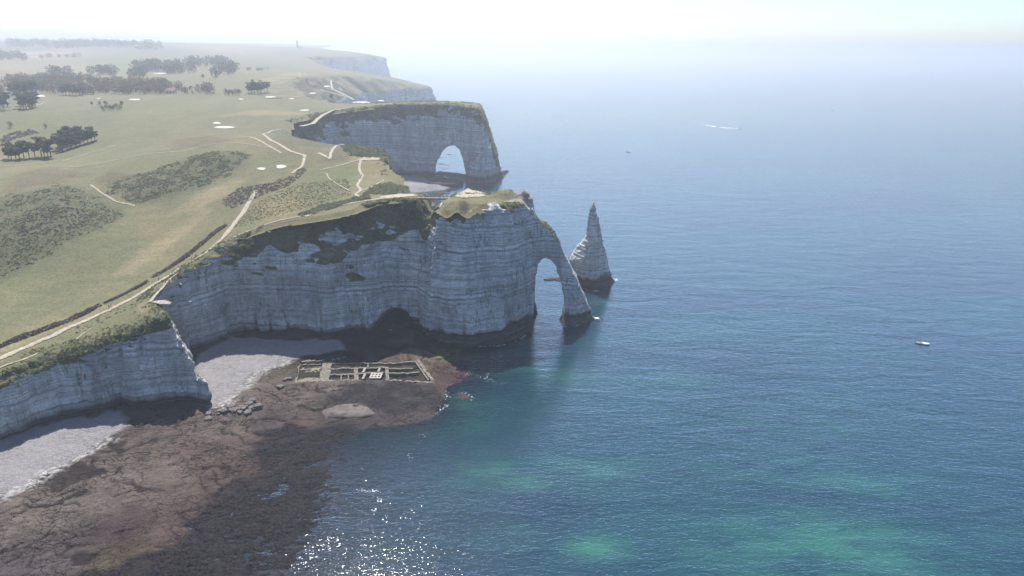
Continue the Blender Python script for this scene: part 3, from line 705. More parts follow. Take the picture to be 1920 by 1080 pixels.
def zshore(x, y):
    x = np.asarray(x, float); y = np.asarray(y, float); sh = np.broadcast(x, y).shape
    x = np.broadcast_to(x, sh).ravel(); y = np.broadcast_to(y, sh).ravel()
    z = np.clip(_sr(np.stack([x, y], 1) / 100), -9, 4.5)
    return z.reshape(sh)
def shore_detail(x, y):
    z = zshore(x, y)
    b = (np.array([(0.185,0.160,0.135)]))
    w1 = fbm(x / 7, y / 7, o=3, seed=120); w2 = fbm(x / 7 + 50, y / 7, o=3, seed=121)
    # joints of the wave-cut platform: two sets of long cracks, small blocks
    a = math.radians(28); xr = x * math.cos(a) + y * math.sin(a); yr = -x * math.sin(a) + y * math.cos(a)
    f1, f2, cid = worley((xr + 4.5 * w1) / 6.0, (yr + 3.0 * w2) / 1.7, 131)
    g1, g2, gid = worley((x + 1.6 * w2) / 1.9, (y + 1.6 * w1) / 0.85, 133)
    zone = sstep(-0.25, 0.25, fbm(x / 22, y / 22, o=2, seed=140) + 0.15)
    c1 = sstep(0.11, 0.02, f2 - f1) * zone
    c2 = sstep(0.14, 0.02, g2 - g1) * sstep(-0.1, 0.3, fbm(x / 13, y / 13, o=2, seed=141))
    def seam(ang, lu, lv, sd, wd):
        a = math.radians(ang); u = (x * math.cos(a) + y * math.sin(a)) + 5 * w1; v = (-x * math.sin(a) + y * math.cos(a)) + 3.5 * w2
        return sstep(wd * 1.15, wd * .35, np.abs(vnoise(u / lu, v / lv, seed=sd)))
    zs = lambda sd, o: sstep(-.1, .2, fbm(x / 16, y / 16, o=2, seed=sd) + o)
    c3 = np.maximum.reduce([seam(25, 26, 5, 211, .085) * zs(212, .1), seam(-40, 22, 6, 213, .075) * zs(214, 0), seam(75, 20, 7, 215, .07) * zs(216, -.05), seam(5, 12, 2.6, 217, .10) * zs(218, -.1)])
    crack = np.clip(np.maximum.reduce([0.45 * c1, 0.35 * c2, c3]), 0, 1)
    rubble = (cid - 0.5) * 0.25 + (gid - 0.5) * 0.30 * sstep(0.0, 0.4, fbm(x / 13, y / 13, o=2, seed=141))
    return z, crack, rubble, w1, w2
PEB = [np.array([P(a, b, 2.5)[:2] for a, b in p]) for p in (
  [(-200,1000),(0,938),(60,905),(120,870),(185,835),(240,800),(230,770),(100,795),(-60,830),(-300,900)],
  [(372,670),(440,636),(560,641),(640,638),(650,652),(600,660),(560,668),(540,680),(500,690),(455,730),(430,752),(392,768),(370,720)])]  # shingle ends early: dark rocks and deep shade by the cave go into colour
PEBW = [np.array([P(a, b, 2.2)[:2] for a, b in p]) for p in ([(-100,975),(0,935),(60,905),(120,868),(170,845),(200,830)], [(415,762),(440,740),(470,710),(500,690),(540,677)])]
def line_dist(x, y, pts):
    best = np.full(np.shape(x), 1e18)
    for a, b in zip(pts[:-1], pts[1:]):
        e = b - a; t = np.clip(((x-a[0])*e[0] + (y-a[1])*e[1]) / (e @ e), 0, 1)
        best = np.minimum(best, (x-a[0]-t*e[0])**2 + (y-a[1]-t*e[1])**2)
    return np.sqrt(best)
SCOL = [((200,930),(0.25,0.205,0.165)),((100,960),(0.27,0.23,0.175)),((330,880),(0.24,0.19,0.15)),((400,850),(0.20,0.15,0.12)),((300,990),(0.17,0.115,0.10)),((100,1040),(0.18,0.145,0.135)),((60,1070),(0.16,0.13,0.125)),
  ((480,860),(0.14,0.10,0.085)),((430,800),(0.24,0.195,0.155)),((500,740),(0.23,0.18,0.15)),((580,740),(0.24,0.20,0.165)),((460,720),(0.27,0.25,0.17)),((640,730),(0.24,0.205,0.165)),
  ((700,740),(0.13,0.115,0.105)),((770,745),(0.155,0.14,0.125)),((740,770),(0.12,0.105,0.10)),((620,760),(0.16,0.15,0.10)),((560,790),(0.17,0.125,0.10)),((650,800),(0.08,0.07,0.068)),
  ((760,660),(0.20,0.15,0.12)),((790,662),(0.30,0.25,0.14)),((845,662),(0.17,0.21,0.075)),((860,690),(0.14,0.08,0.075)),((880,700),(0.13,0.07,0.07)),((600,690),(0.12,0.11,0.06)),((680,655),(0.10,0.085,0.08)),
  ((215,1000),(0.10,0.07,0.068)),((240,1030),(0.15,0.12,0.065)),((540,1000),(0.07,0.06,0.06)),((400,1050),(0.06,0.05,0.052)),((600,880),(0.08,0.065,0.062)),((510,790),(0.12,0.10,0.09)),((700,645),(0.06,0.06,0.06)),((820,645),(0.07,0.065,0.05))]
SCP = [(*P(a[0], a[1], 1.0)[:2], 11.0) for a, _ in SCOL]
WEED = [np.array([P(a, b, .5)[:2] for a, b in p]) for p in (
  [(480,815),(560,800),(640,802),(720,800),(760,830),(700,860),(640,930),(620,1000),(640,1100),(560,1200),(200,1200),(180,1085),(280,1045),(350,1000),(400,960),(370,930),(420,905),(470,900),(500,870),(470,840)],
  [(640,735),(680,725),(740,715),(812,720),(828,740),(800,770),(740,778),(700,760),(640,760),(590,752)], [(560,655),(640,660),(690,662),(660,676),(600,680),(540,690)], [(700,650),(760,650),(840,650),(880,652),(800,658),(720,662)])]
hx = 0.45
ax = np.arange(-262, 66, hx); ay = np.arange(96, 376, hx)
X_, Y_ = np.meshgrid(ax, ay, indexing='ij')
dT, _ = coast_info(X_, Y_)
zc = zshore(X_, Y_)
ok = (dT < 6) & (zc > -3.2)
# inside the cave too
ok |= (np.abs(X_ + 60) < 14) & (Y_ > 300) & (Y_ < 356)
ok &= (X_ / Y_ > -1.15)
ii = np.cumsum(ok.ravel()).reshape(X_.shape) - 1
x = X_[ok]; y = Y_[ok]
z, crack, rubble, w1, w2 = shore_detail(x, y)
wx = x + 2.5 * w1; wy = y + 2.5 * w2
peb = np.zeros(len(x))
for pg in PEB: peb = np.maximum(peb, sstep(1.6, -1.2, poly_sd(wx, wy, pg)))
wl_ = np.zeros(len(x))
for ln in PEBW: wl_ = np.maximum(wl_, sstep(4.5, 1.0, line_dist(wx, wy, ln) + 1.6 * w2) * sstep(-0.5, 0.3, vnoise(x * 1.2, y * 1.2, seed=151)))
weed = np.zeros(len(x))
for pg, s in zip(WEED, (1.0, 0.62, 0.75, 0.85)): weed = np.maximum(weed, s * sstep(3.0, -2.0, poly_sd(x + 6 * w1, y + 6 * w2, pg)))
weed = np.clip(weed * (0.80 + 0.6 * sstep(-0.35, 0.25, fbm(x / 4, y / 4, o=3, seed=155))), 0, 1) * (1 - peb)
weed = np.maximum(weed, 0.9 * sstep(-0.1, -0.7, z))
sc_ = idw(wx, wy, SCP, [c for _, c in SCOL], 3.2) * np.array([[.62, .605, .655]]) * (0.92 + 0.45 * fbm(x / 5, y / 5, o=4, seed=158, gain=.65))[:, None]
sc_ = sc_ * (1 - wl_[:, None] * 0.85) + np.array([[0.56, 0.55, 0.52]]) * wl_[:, None] * 0.85
rock = (1 - peb) * (1 - wl_)
a_ = math.radians(22); tn = 5.5 * fbm((x * math.cos(a_) + y * math.sin(a_)) / 17, (-x * math.sin(a_) + y * math.cos(a_)) / 6, o=4, seed=161)
terr = 0.12 * (np.floor(tn) + sstep(.75, 1.0, tn - np.floor(tn))) * sstep(0.1, .9, z)
flat = 1 - 0.75 * sstep(2, -2, poly_sd(x, y, WEED[1]))
z = z + rock * (rubble * flat * 0.9 - 0.5 * crack * flat + 0.22 * fbm(x / 1.5, y / 1.2, o=3, seed=160) + terr)
z = z + (1 - rock) * 0.12 * fbm(x / 1.2, y / 1.2, o=2, seed=163)
ru = sstep(0.4, -0.4, poly_sd(x, y, RUIN)); z = z - 0.8 * ru; crack = crack * (1 - ru)
sc_ = sc_ * (1 - 0.85 * ru[:, None]) + np.array([[0.03, 0.03, 0.02]]) * 0.85 * ru[:, None]; weed = weed * (1 - ru)
cave = (np.abs(x + 60) < 14) & (y > 322); z = np.where(cave, np.minimum(z, 2.2), z)
c4 = ok[:-1, :-1] & ok[1:, :-1] & ok[:-1, 1:] & ok[1:, 1:]
Q = np.stack([ii[:-1, :-1], ii[1:, :-1], ii[1:, 1:], ii[:-1, 1:]], -1)[c4]
tag(put('foreshore', mesh_np('foreshore', np.stack([x, y, z], 1), Q, True, dict(crack=crack * rock * (1 - 0.7 * weed), weed=weed, pebble=np.clip(peb - wl_, 0, 1)), dict(col=sc_)), M['shore']), kind='structure')
del X_, Y_, dT, ok, ii
# beach at the foot of the second arch
def small_beach(name, outline, z0, amp, attr_peb, weedv, step=1.5):
    pg = np.array(outline); x0, y0 = pg.min(0); x1, y1 = pg.max(0)
    X, Y = np.meshgrid(np.arange(x0, x1 + step, step), np.arange(y0, y1 + step, step), indexing='ij')
    s = poly_sd(X, Y, pg) + 3 * fbm(X / 9, Y / 9, o=3, seed=170)
    Z = z0 * sstep(2, -14, s) - 1.2 * sstep(-4, 4, s) + amp * fbm(X / 5, Y / 5, o=3, seed=171) + 0.0
    k = (s < 5); ii = np.cumsum(k.ravel()).reshape(k.shape) - 1
    c4 = k[:-1, :-1] & k[1:, :-1] & k[:-1, 1:] & k[1:, 1:]
    Q = np.stack([ii[:-1, :-1], ii[1:, :-1], ii[1:, 1:], ii[:-1, 1:]], -1)[c4]
    n = k.sum(); col = np.full((n, 3), (0.20, 0.18, 0.165)); col += 0.05 * fbm(X[k] / 8, Y[k] / 8, o=3, seed=173)[:, None]
    return tag(put(name, mesh_np(name, np.stack([X[k], Y[k], Z[k]], 1), Q, True, dict(crack=np.zeros(n), weed=np.full(n, weedv) * sstep(-.3, .3, fbm(X[k]/6, Y[k]/6, o=3, seed=175)), pebble=np.full(n, attr_peb)), dict(col=col)), M['shore']), kind='structure')
small_beach('shingle_beach', [P(a, b, 1)[:2] for a, b in ((770,362),(800,358),(850,352),(845,346),(815,345),(830,335),(800,333),(760,330),(700,320),(660,330),(700,360),(740,372))], 3.0, 0.3, 0.9, 0.1)
small_beach('rock_platform', [P(a, b, 1)[:2] for a, b in ((800,352),(845,352),(864,347),(860,338),(840,331),(800,330),(780,336))], 3.6, 0.6, 0.0, 0.95)
small_beach('shingle_spit', [P(a, b, 1)[:2] for a, b in ((835,330),(860,343),(880,342),(880,326),(850,322),(822,318),(812,326))], 2.2, 0.3, 0.75, 0.2)

su = np.arange(-1.25, 1.26, 0.0055); sv = np.exp(np.concatenate([np.arange(math.log(70), math.log(700), 0.0065), np.arange(math.log(700), math.log(60000), 0.05)]))
U_, Y_ = np.meshgrid(su, sv, indexing='ij'); X_ = U_ * Y_
x = X_.ravel(); y = Y_.ravel()
dep = np.where((x > -262) & (x < 120) & (y < 420), -zshore(x, np.clip(y, 90, 420)), 8.0)
far_ = ~((x > -262) & (x < 120) & (y < 420))
op = np.where(far_, 1.0, 1 - np.exp(-np.clip(dep + 0.1, 0.02, 20) / 2.1))
PALE = [((910,880),9,1.0),((985,900),9,.9),((860,905),7,.5),((1120,1025),8,1.1),((1560,1035),30,.95),((1400,1025),22,.45),((1320,1020),10,.5),((1660,1030),22,.6),((1590,910),20,.55),((1130,890),18,.5),((1060,880),14,.45),((1200,885),18,.4),((1350,880),16,.35),((870,800),9,.4),((920,760),10,.3),
  ((1270,710),12,.5),((1180,720),12,.25),((1350,870),22,.3),((1480,800),30,.25),((1060,705),14,.5),((1000,690),8,.45),((870,760),6,.8),((850,745),4,.8),((960,690),9,.6),((1030,585),7,.7),((1120,565),9,.55),((1000,640),10,.2),((1480,880),30,.35),((1240,470),20,.2),((1220,400),22,.18),((880,860),8,.4),((950,1000),12,.3),((850,950),12,.2),((1880,1000),16,.3),((1700,900),20,.2)]
pale = np.zeros(len(x))
for (a, b), r, s in PALE:
    g = P(a, b); ww = np.exp(-((x - g[0]) / (r * 1.15))**2 - ((y - g[1]) / (r * 0.62))**2); pale = np.maximum(pale, s * ww)
pale = pale + 0.10 * sstep(0.1, 0.6, fbm(x / 60, y / 35, o=3, seed=181))
ii = np.arange(x.size).reshape(X_.shape)
Q = np.stack([ii[:-1, :-1], ii[1:, :-1], ii[1:, 1:], ii[:-1, 1:]], -1).reshape(-1, 4)
V = np.stack([x, y, np.zeros(len(x))], 1)
nb = len(V)                                            # open sea behind and beside the view
extra = np.array([(-60000, -60000, 0), (60000, -60000, 0), (60000, 70, 0), (-60000, 70, 0)], float)
V = np.concatenate([V, extra, [(1.255*70, 70, 0), (60000, 70, 0), (75000, 60000, 0)]]); Q = np.concatenate([Q, [[nb, nb+1, nb+2, nb+3]]])
pale = np.concatenate([pale, np.zeros(7)]); op = np.concatenate([op, np.ones(7)])
V, Q, (pale, op), _ = keep_used(V, Q, (pale, op))
tag(put('sea', mesh_np('sea', V, Q, True, dict(pale=np.clip(pale, 0, 1.1), opaque=np.clip(op, 0, 1))), M['sea']), kind='structure')
del X_, Y_, U_

# ------------------------------------------------------------------ the needle: free-standing sea stack
nb_ = P(1110, 535)
prof = []
for lx, rx, py in ((1110.5,1114,379),(1107,1117,392),(1104.5,1121,408),(1102,1125,428),(1099,1128,446),(1088,1130,460),(1080,1133,474),(1075,1136,487),(1074,1138,500),(1076,1141,512),(1083,1147,522),(1088,1149,532)):
    a = PD(lx, py, nb_[1] + 4); b = PD(rx, py, nb_[1] + 4); prof.append(((a[2]+b[2])/2, (a[0]+b[0])/2, (b[0]-a[0])/2))
prof.append((-6, prof[-1][1], prof[-1][2] + 1.5)); prof = np.array(prof)[::-1]
ax = np.arange(prof[:,1].min()-16, prof[:,1].max()+16, 0.6); ay = np.arange(nb_[1]-14, nb_[1]+24, 0.6); az = np.arange(-4, 56, 0.4)
X, Y, Z = np.meshgrid(ax, ay, az, indexing='ij')
cx = np.interp(Z, prof[:,0], prof[:,1]); r = np.interp(Z, prof[:,0], prof[:,2]); r = np.where(Z > prof[-1,0], r - (Z - prof[-1,0]) * 1.5, r)
th = np.arctan2(Y - nb_[1] - 5, X - cx)
f = r * (1 + (0.13 * np.sin(2 * th + 1.1) + 0.10 * np.sin(3 * th - .6 + Z * .03)) * sstep(50, 30, Z)) - np.hypot(X - cx, (Y - nb_[1] - 5) * 1.05)
f = f + 1.1 * fbm(X/5, Y/5, Z/9, o=3, seed=201) * sstep(56, 38, Z) + 0.5 * strata(X, Y, Z, 1.1) + 0.45 * vnoise(X/1.3, Y/1.3, Z/1.0, seed=203) - 0.9 * np.exp(-((Z-3)/1.5)**2)
V, Q = surface_nets(f.astype(np.float32), ax, ay, az)
ok_ = V[Q].mean(1)[:, 2] > -3; V, Q, _, _ = keep_used(V, Q[ok_])
n_ = len(V)
wet = sstep(9, 5.0, V[:,2] + 2.5 * fbm(V[:,0]/5, V[:,1]/5, V[:,2]/5, o=2, seed=205))
o = put('sea_stack', mesh_np('sea_stack', V, Q, True, dict(grime_shade=np.zeros(n_), veg=np.zeros(n_), soil=np.zeros(n_), wet=wet, dry=np.zeros(n_))), M['chalk'])
tag(o, 'tall pointed white chalk needle standing free in the sea beyond the arch', 'sea stack')

# ------------------------------------------------------------------ paths and bunkers
def ribbon(name, px, width, mat, lift=0.28, wvar=0.35, closed=False):
    g = grounds(px) if not closed else None
    pts = g[:, :2]; L = np.r_[0, np.cumsum(np.hypot(*np.diff(pts, axis=0).T))]
    n = max(8, int(L[-1] / max(0.8, width * 0.5))); t = np.linspace(0, L[-1], n)
    c = np.stack([np.interp(t, L, pts[:, 0]), np.interp(t, L, pts[:, 1])], 1)
    for _ in range(3): c[1:-1] = 0.25 * c[:-2] + 0.5 * c[1:-1] + 0.25 * c[2:]
    tg = np.gradient(c, axis=0); tg /= np.linalg.norm(tg, axis=1, keepdims=True) + 1e-9; nr = np.stack([-tg[:, 1], tg[:, 0]], 1)
    sd = sum(ord(q) for q in name) + int(px[0][0])
    wl = width / 2 * (1 + wvar * fbm(t / 4, t * 0 + sd, o=3, seed=300)); wr = width / 2 * (1 + wvar * fbm(t / 4, t * 0 + sd + 40, o=3, seed=301))
    rows = []
    for k in (-1.15, -0.6, 0, 0.6, 1.15):
        q = c + nr * ((wl if k < 0 else wr) * k)[:, None]
        rows.append(np.c_[q, zland(q[:, 0], q[:, 1]) + lift - 0.06 * k * k])
    V = np.stack(rows, 1).reshape(-1, 3); ii = np.arange(n * 5).reshape(n, 5)
    Q = np.stack([ii[:-1, :-1], ii[:-1, 1:], ii[1:, 1:], ii[1:, :-1]], -1).reshape(-1, 4)
    return tag(put(name, mesh_np(name, V, Q[:, ::-1], True, dict(edge=np.tile([1, .5, 0, .5, 1], n))), mat), kind='structure')
def patch(name, px, mat, lift=0.3, seed=0):
    """irregular draped patch inside an outline"""
    g = grounds(px)[:, :2]; c = g.mean(0); n = 40; ang = np.arange(n) / n * 2 * np.pi
    pl = np.concatenate([g, g[:1]]); L = np.r_[0, np.cumsum(np.hypot(*np.diff(pl, axis=0).T))]; t = np.linspace(0, L[-1], n, endpoint=False)
    o = np.stack([np.interp(t, L, pl[:, 0]), np.interp(t, L, pl[:, 1])], 1)
    for _ in range(2): o = 0.25 * np.roll(o, 1, 0) + 0.5 * o + 0.25 * np.roll(o, -1, 0)
    V = []; R = 5
    for k in range(R + 1):
        f = k / R
        q = c + (o - c) * f * (1 + (0.12 * fbm(o[:, 0] / 3, o[:, 1] / 3, o=2, seed=310 + seed) * f)[:, None])
        V.append(np.c_[q, zland(q[:, 0], q[:, 1]) + lift * (1 - 0.15 * f)])
    V = np.concatenate(V); ii = np.arange((R + 1) * n).reshape(R + 1, n); jj = np.roll(ii, -1, 1)
    Q = np.stack([ii[:-1], ii[1:], jj[1:], jj[:-1]], -1).reshape(-1, 4)
    return tag(put(name, mesh_np(name, V, Q, True, dict(edge=np.repeat(np.arange(R + 1) / R, n) ** 2 * .95)), mat), kind='structure')
PATHS = [([(-60,705),(0,673),(67,643),(140,610),(207,580),(253,557),(300,527),(333,507),(360,490),(400,463),(417,448),(437,423),(457,397),(480,358)], 3.8),
 ([(395,468),(450,440),(500,421),(545,410),(580,403),(610,396)], 1.5), ([(640,386),(690,376),(740,371),(786,369)], 2.6), ([(335,512),(320,522),(307,537),(293,552),(281,567)], 2.2),
 ([(-40,708),(0,690),(40,676),(73,662)], 1.1), ([(143,637),(155,627),(170,617)], .8),
 ([(527,243),(510,245),(493,252),(507,263),(527,273),(543,283),(572,292),(567,312),(547,325)], 2.6), ([(443,258),(467,256),(500,272),(527,287)], 1.8),
 ([(563,237),(587,232),(597,222),(607,215),(623,207),(647,204)], 5.0), ([(647,204),(680,198),(730,196),(745,190)], 2.5),
 ([(717,298),(690,296),(677,298),(673,317),(680,330),(670,347),(677,357),(667,365),(680,375)], 2.0), ([(680,357),(700,350),(712,342),(720,338)], 1.2), ([(597,287),(610,293),(620,298)], 2.2), ([(619,296),(620,287),(630,274),(645,271)], 2.6),
 ([(600,319),(640,310),(675,300)], 1.6), ([(655,358),(640,350),(617,335),(612,325)], .9),
 ([(87,312),(150,313),(217,300),(283,288),(350,283),(400,270),(443,268),(507,277)], 1.3), ([(0,312),(50,308),(117,302),(167,287),(217,272)], 1.6), ([(170,347),(187,360),(217,378),(253,386)], 1.6),
 ([(560,137),(563,143),(590,148)], 3.0), ([(620,150),(623,167),(647,178),(663,187)], 3.0), ([(600,168),(625,175),(650,182)], 2.5), ([(30,208),(65,200),(85,192)], 2.2)]
for px, w in PATHS: ribbon('path', px, w, M['path'])
for i, px in enumerate(([(281,568),(290,563),(310,563),(326,569),(318,572),(300,572)], [(862,358),(885,357),(905,360),(917,366),(905,372),(875,372),(848,373)],
      [(700,373),(720,367),(750,364),(784,366),(782,370),(745,372)], [(660,302),(680,295),(715,296),(718,301),(690,302)], [(566,405),(580,400),(585,404),(576,408)])):
    patch('path', px, M['path'], 0.34, i)
for i, (cx, cy, w, h) in enumerate(((407,231,15,4),(420,239,36,4.5),(527,313,22,6.5),(490,317,17,5),(253,187,20,3.2),(185,185,7,2.2),(77,180,16,4),(452,186,9,2.2),(506,182,20,3),(533,184,10,2.4),(547,185,9,2.4),(572,207,18,3),(678,192,38,3),(714,189,12,2.4),(613,162,12,2.6),(586,175,14,2.4),(300,138,22,2.2),(62,157,12,2))):
    a = np.arange(12) / 12 * 2 * math.pi
    patch('sand_bunker', [(cx + w/2 * math.cos(t) * (1 + .22 * math.sin(3 * t + i) + .15 * math.sin(2 * t + 2 * i)), cy + h/2 * math.sin(t)) for t in a], M['sand'], 0.3, i)

# ------------------------------------------------------------------ scrub, hedges, trees
def leaf_quads(C, S, rng, flat=0.0):
    """one randomly turned leaf-clump quad per centre"""
    n = len(C); a = rng.normal(size=(n, 3)); a[:, 2] *= (1 - flat); a /= np.linalg.norm(a, axis=1, keepdims=True)
    b = np.cross(a, rng.normal(size=(n, 3))); b /= np.linalg.norm(b, axis=1, keepdims=True)
    S = np.asarray(S)[:, None]; k = rng.uniform(0.6, 1.0, (n, 1))
    V = np.stack([C - a*S - b*S*k*.6, C + a*S*.8 - b*S*k, C + a*S + b*S*k*.7, C - a*S*.7 + b*S*k], 1).reshape(-1, 3)
    return V, np.arange(n * 4).reshape(n, 4)
def tufts(pts, size, rng, per=8):
    """low bushes: per leaf quads inside a half ellipsoid at each point"""
    n = len(pts); size = np.broadcast_to(size, n)
    d = rng.normal(size=(n, per, 3)); d /= np.linalg.norm(d, axis=2, keepdims=True); d[..., 2] = np.abs(d[..., 2]) * 0.55
    r = rng.uniform(0.45, 0.95, (n, per, 1))
    C = pts[:, None, :] + d * r * size[:, None, None]
    return leaf_quads(C.reshape(-1, 3), np.repeat(size * 0.46, per) * rng.uniform(.7, 1.2, n * per), rng)
def in_poly_points(pg, n, rng, d=0):
    pg = np.asarray(pg); lo = pg.min(0); hi = pg.max(0); out = []
    k = 0
    while k < n:
        q = rng.uniform(lo, hi, (n * 2, 2)); q = q[poly_sd(q[:, 0], q[:, 1], pg) < d]; out.append(q); k += len(q)
        if not len(q): break
    return np.concatenate(out)[:n]
def on_land(q, dz=0.0): return np.c_[q, zland(q[:, 0], q[:, 1]) + dz]
def stuff(name, V, Q, mat, label, cat):
    return tag(put(name, mesh_np(name, V, Q, False), mat), label, cat, kind='stuff')
rg = np.random.default_rng(5)
# scrub clinging to the cliff tops and ledges
V, Q, N, at = CLIFFS[0]
w = (at['veg'] > 0.62) * (V[:, 2] > 12) * (1 - 0.7 * at['dry']) * np.where(V[:, 1] < 275, .12, 1.0) * sstep(-.25, .3, fbm(V[:, 0] / 8, V[:, 1] / 8, V[:, 2] / 8, o=2, seed=333)); w = w / w.sum()
k = rg.choice(len(V), min(9000, int((w > 0).sum())) , replace=False, p=w); sz = rg.uniform(.25, .7, len(k)) * (1 + .7 * (rg.random(len(k)) < .08))
stuff('cliff_scrub', *tufts(V[k], sz, rg, 7), M['gorse'], 'dark green scrub clinging to ledges and rim of the near cliffs', 'scrub')
V, Q, N, at = CLIFFS[1]
w = (at['veg'] > 0.55) * (V[:, 2] > 20.0); w = w / w.sum(); k = rg.choice(len(V), 5000, replace=False, p=w)
stuff('bay_scrub', *tufts(V[k], rg.uniform(.6, 1.7, len(k)), rg, 6), M['gorse'], 'dark green scrub on the slopes round the farther bay', 'scrub')
for pg, n, s, lab in ((DARK_POLYS[0], 4200, (.25, .95), 'dark gorse scrub covering the hillside at the left edge of the picture'), (DARK_POLYS[1], 4200, (.3, 1.0), 'dark gorse scrub covering the hillside below the golf green')):
    q = in_poly_points(pg, n, rg, 3.0); e_ = -poly_sd(q[:, 0], q[:, 1], pg); q = q[e_ / 7 + 1.1 * fbm(q[:, 0] / 11, q[:, 1] / 11, o=3, seed=335) > .1]; q = q[fbm(q[:, 0] / 5, q[:, 1] / 5, o=2, seed=336) > rg.uniform(-.35, .15, len(q))]; stuff('gorse_scrub', *tufts(on_land(q), rg.uniform(*s, len(q)), rg, 6), M['gorse'], lab, 'scrub')
for px, n, s, mt, lab in (
   ([(415,378),(450,352),(500,345),(545,330),(570,312),(575,320),(540,350),(480,372),(430,392)], 650, (.4, 1.0), 'heath', 'purplish heath bushes beside the path below the golf green'),
   ([(30,420),(70,395),(130,388),(185,400),(160,425),(90,440),(40,440)], 260, (.4, 1.0), 'heath', 'purplish brown heath patch on the dark hillside'),
   ([(560,402),(600,385),(650,375),(690,366),(695,373),(640,386),(600,398),(565,407)], 700, (.5, 1.3), 'gorse', 'grey green bushes along the upper side of the cliff path'),
   ([(640,275),(655,271),(720,280),(727,293),(690,297),(650,290)], 900, (.6, 1.4), 'gorse', 'dark scrub on the knoll above the farther bay'),
   ([(680,365),(700,348),(730,342),(765,350),(768,362),(730,365)], 900, (.5, 1.2), 'gorse', 'dark scrub on the bank behind the footbridge'),
   ([(0,690),(60,660),(140,612),(210,582),(280,560),(320,575),(250,612),(150,650),(60,690),(0,712)], 420, (.3, .7), 'gorse', 'low dark bushes between the path and the near cliff edge'),
   ([(0,262),(20,250),(60,243),(70,250),(30,260),(5,268)], 120, (1.0, 2.0), 'heath', 'brown bushes beside the pines at the left edge')):
    q = in_poly_points(poly_ground(px), n, rg)
    dd, _ = coast_info(q[:, 0], q[:, 1]); q = q[dd > 8]
    if lab.startswith('low dark'): 
        dm = line_dist(q[:, 0], q[:, 1], grounds(PATHS[0][0])[:, :2]); q = q[(dm > 3.2) & (fbm(q[:,0]/9, q[:,1]/9, o=2, seed=330) > -.05)]
    stuff('scrub', *tufts(on_land(q), rg.uniform(*s, len(q)), rg, 7), M[mt], lab, 'scrub')
# rough grass tussocks on the upper downland
q = in_poly_points(poly_ground([(430,430),(480,380),(560,345),(650,335),(660,365),(560,395),(480,418)]), 1500, rg)
stuff('rough_grass', *tufts(on_land(q), rg.uniform(.25, .6, len(q)), rg, 5), M['tuft'], 'tawny tussock grass on the slope above the cliff path', 'grass')
# clipped hedge rows along the main path
def hedge(px, label, wid=1.5, hgt=1.5, per=26):
    g = grounds(px)[:, :2]; L = np.r_[0, np.cumsum(np.hypot(*np.diff(g, axis=0).T))]; n = int(L[-1] * per)
    t = rg.uniform(0, L[-1], n); c = np.stack([np.interp(t, L, g[:, 0]), np.interp(t, L, g[:, 1])], 1)
    e = np.stack([np.interp(t + .5, L, g[:, 0]), np.interp(t + .5, L, g[:, 1])], 1) - np.stack([np.interp(t - .5, L, g[:, 0]), np.interp(t - .5, L, g[:, 1])], 1)
    e /= np.linalg.norm(e, axis=1, keepdims=True) + 1e-9; nr = np.stack([-e[:, 1], e[:, 0]], 1)
    hh = hgt * (0.7 + 0.5 * fbm(t / 5, t * 0, o=3, seed=340)); a = rg.uniform(0, math.pi, n)
    c = c + nr * (np.cos(a) * wid * (1 + .35 * fbm(t / 7, t * 0 + 5, o=2, seed=341)) * rg.uniform(.5, 1, n))[:, None]
    C = np.c_[c, zland(c[:, 0], c[:, 1]) + np.sin(a) * hh]
    V, Q = leaf_quads(C, rg.uniform(.25, .5, n), rg)
    root = empty('hedge', (g[0][0], g[0][1], zland(g[0][0], g[0][1])))
    o = put('foliage', mesh_np('foliage', V - np.array(root.location), Q, False), M['heath'], root)
    # woody stems
    st = np.linspace(1, L[-1] - 1, max(4, int(L[-1] / 3))); b = np.stack([np.interp(st, L, g[:, 0]), np.interp(st, L, g[:, 1])], 1); z = zland(b[:, 0], b[:, 1])
    V = []; Q = []
    for (x, y), zz in zip(b, z):
        for ang in (0.0, 2.1, 4.2):
            s = len(V); dx, dy = math.cos(ang), math.sin(ang)
            for hz, r in ((-.2, .06), (.9, .03)):
                for k in range(4): V.append((x + dx * hz * .4 + r * math.cos(k * 1.57), y + dy * hz * .4 + r * math.sin(k * 1.57), zz + hz))
            for k in range(4): Q.append((s + k, s + (k + 1) % 4, s + 4 + (k + 1) % 4, s + 4 + k))
    put('stems', mesh_np('stems', np.array(V) - np.array(root.location), Q), M['bark'], root)['kind'] = 'stuff'
    tag(root, label, 'hedge', 'hedges along the clifftop path')
hedge([(-50,672),(0,650),(60,627),(120,605),(160,588),(187,573)], 'long dark hedge beside the path at the lower left, cut off by the picture edge', 1.7, 1.6)
hedge([(196,569),(215,560),(240,548),(262,537),(277,528)], 'short sparse dark hedge in the middle of the row along the clifftop path', 1.1, 1.0)
hedge([(285,521),(310,507),(333,493),(360,473),(383,453),(405,436),(424,422)], 'dark hedge along the path just before it forks uphill', 1.7, 1.6)

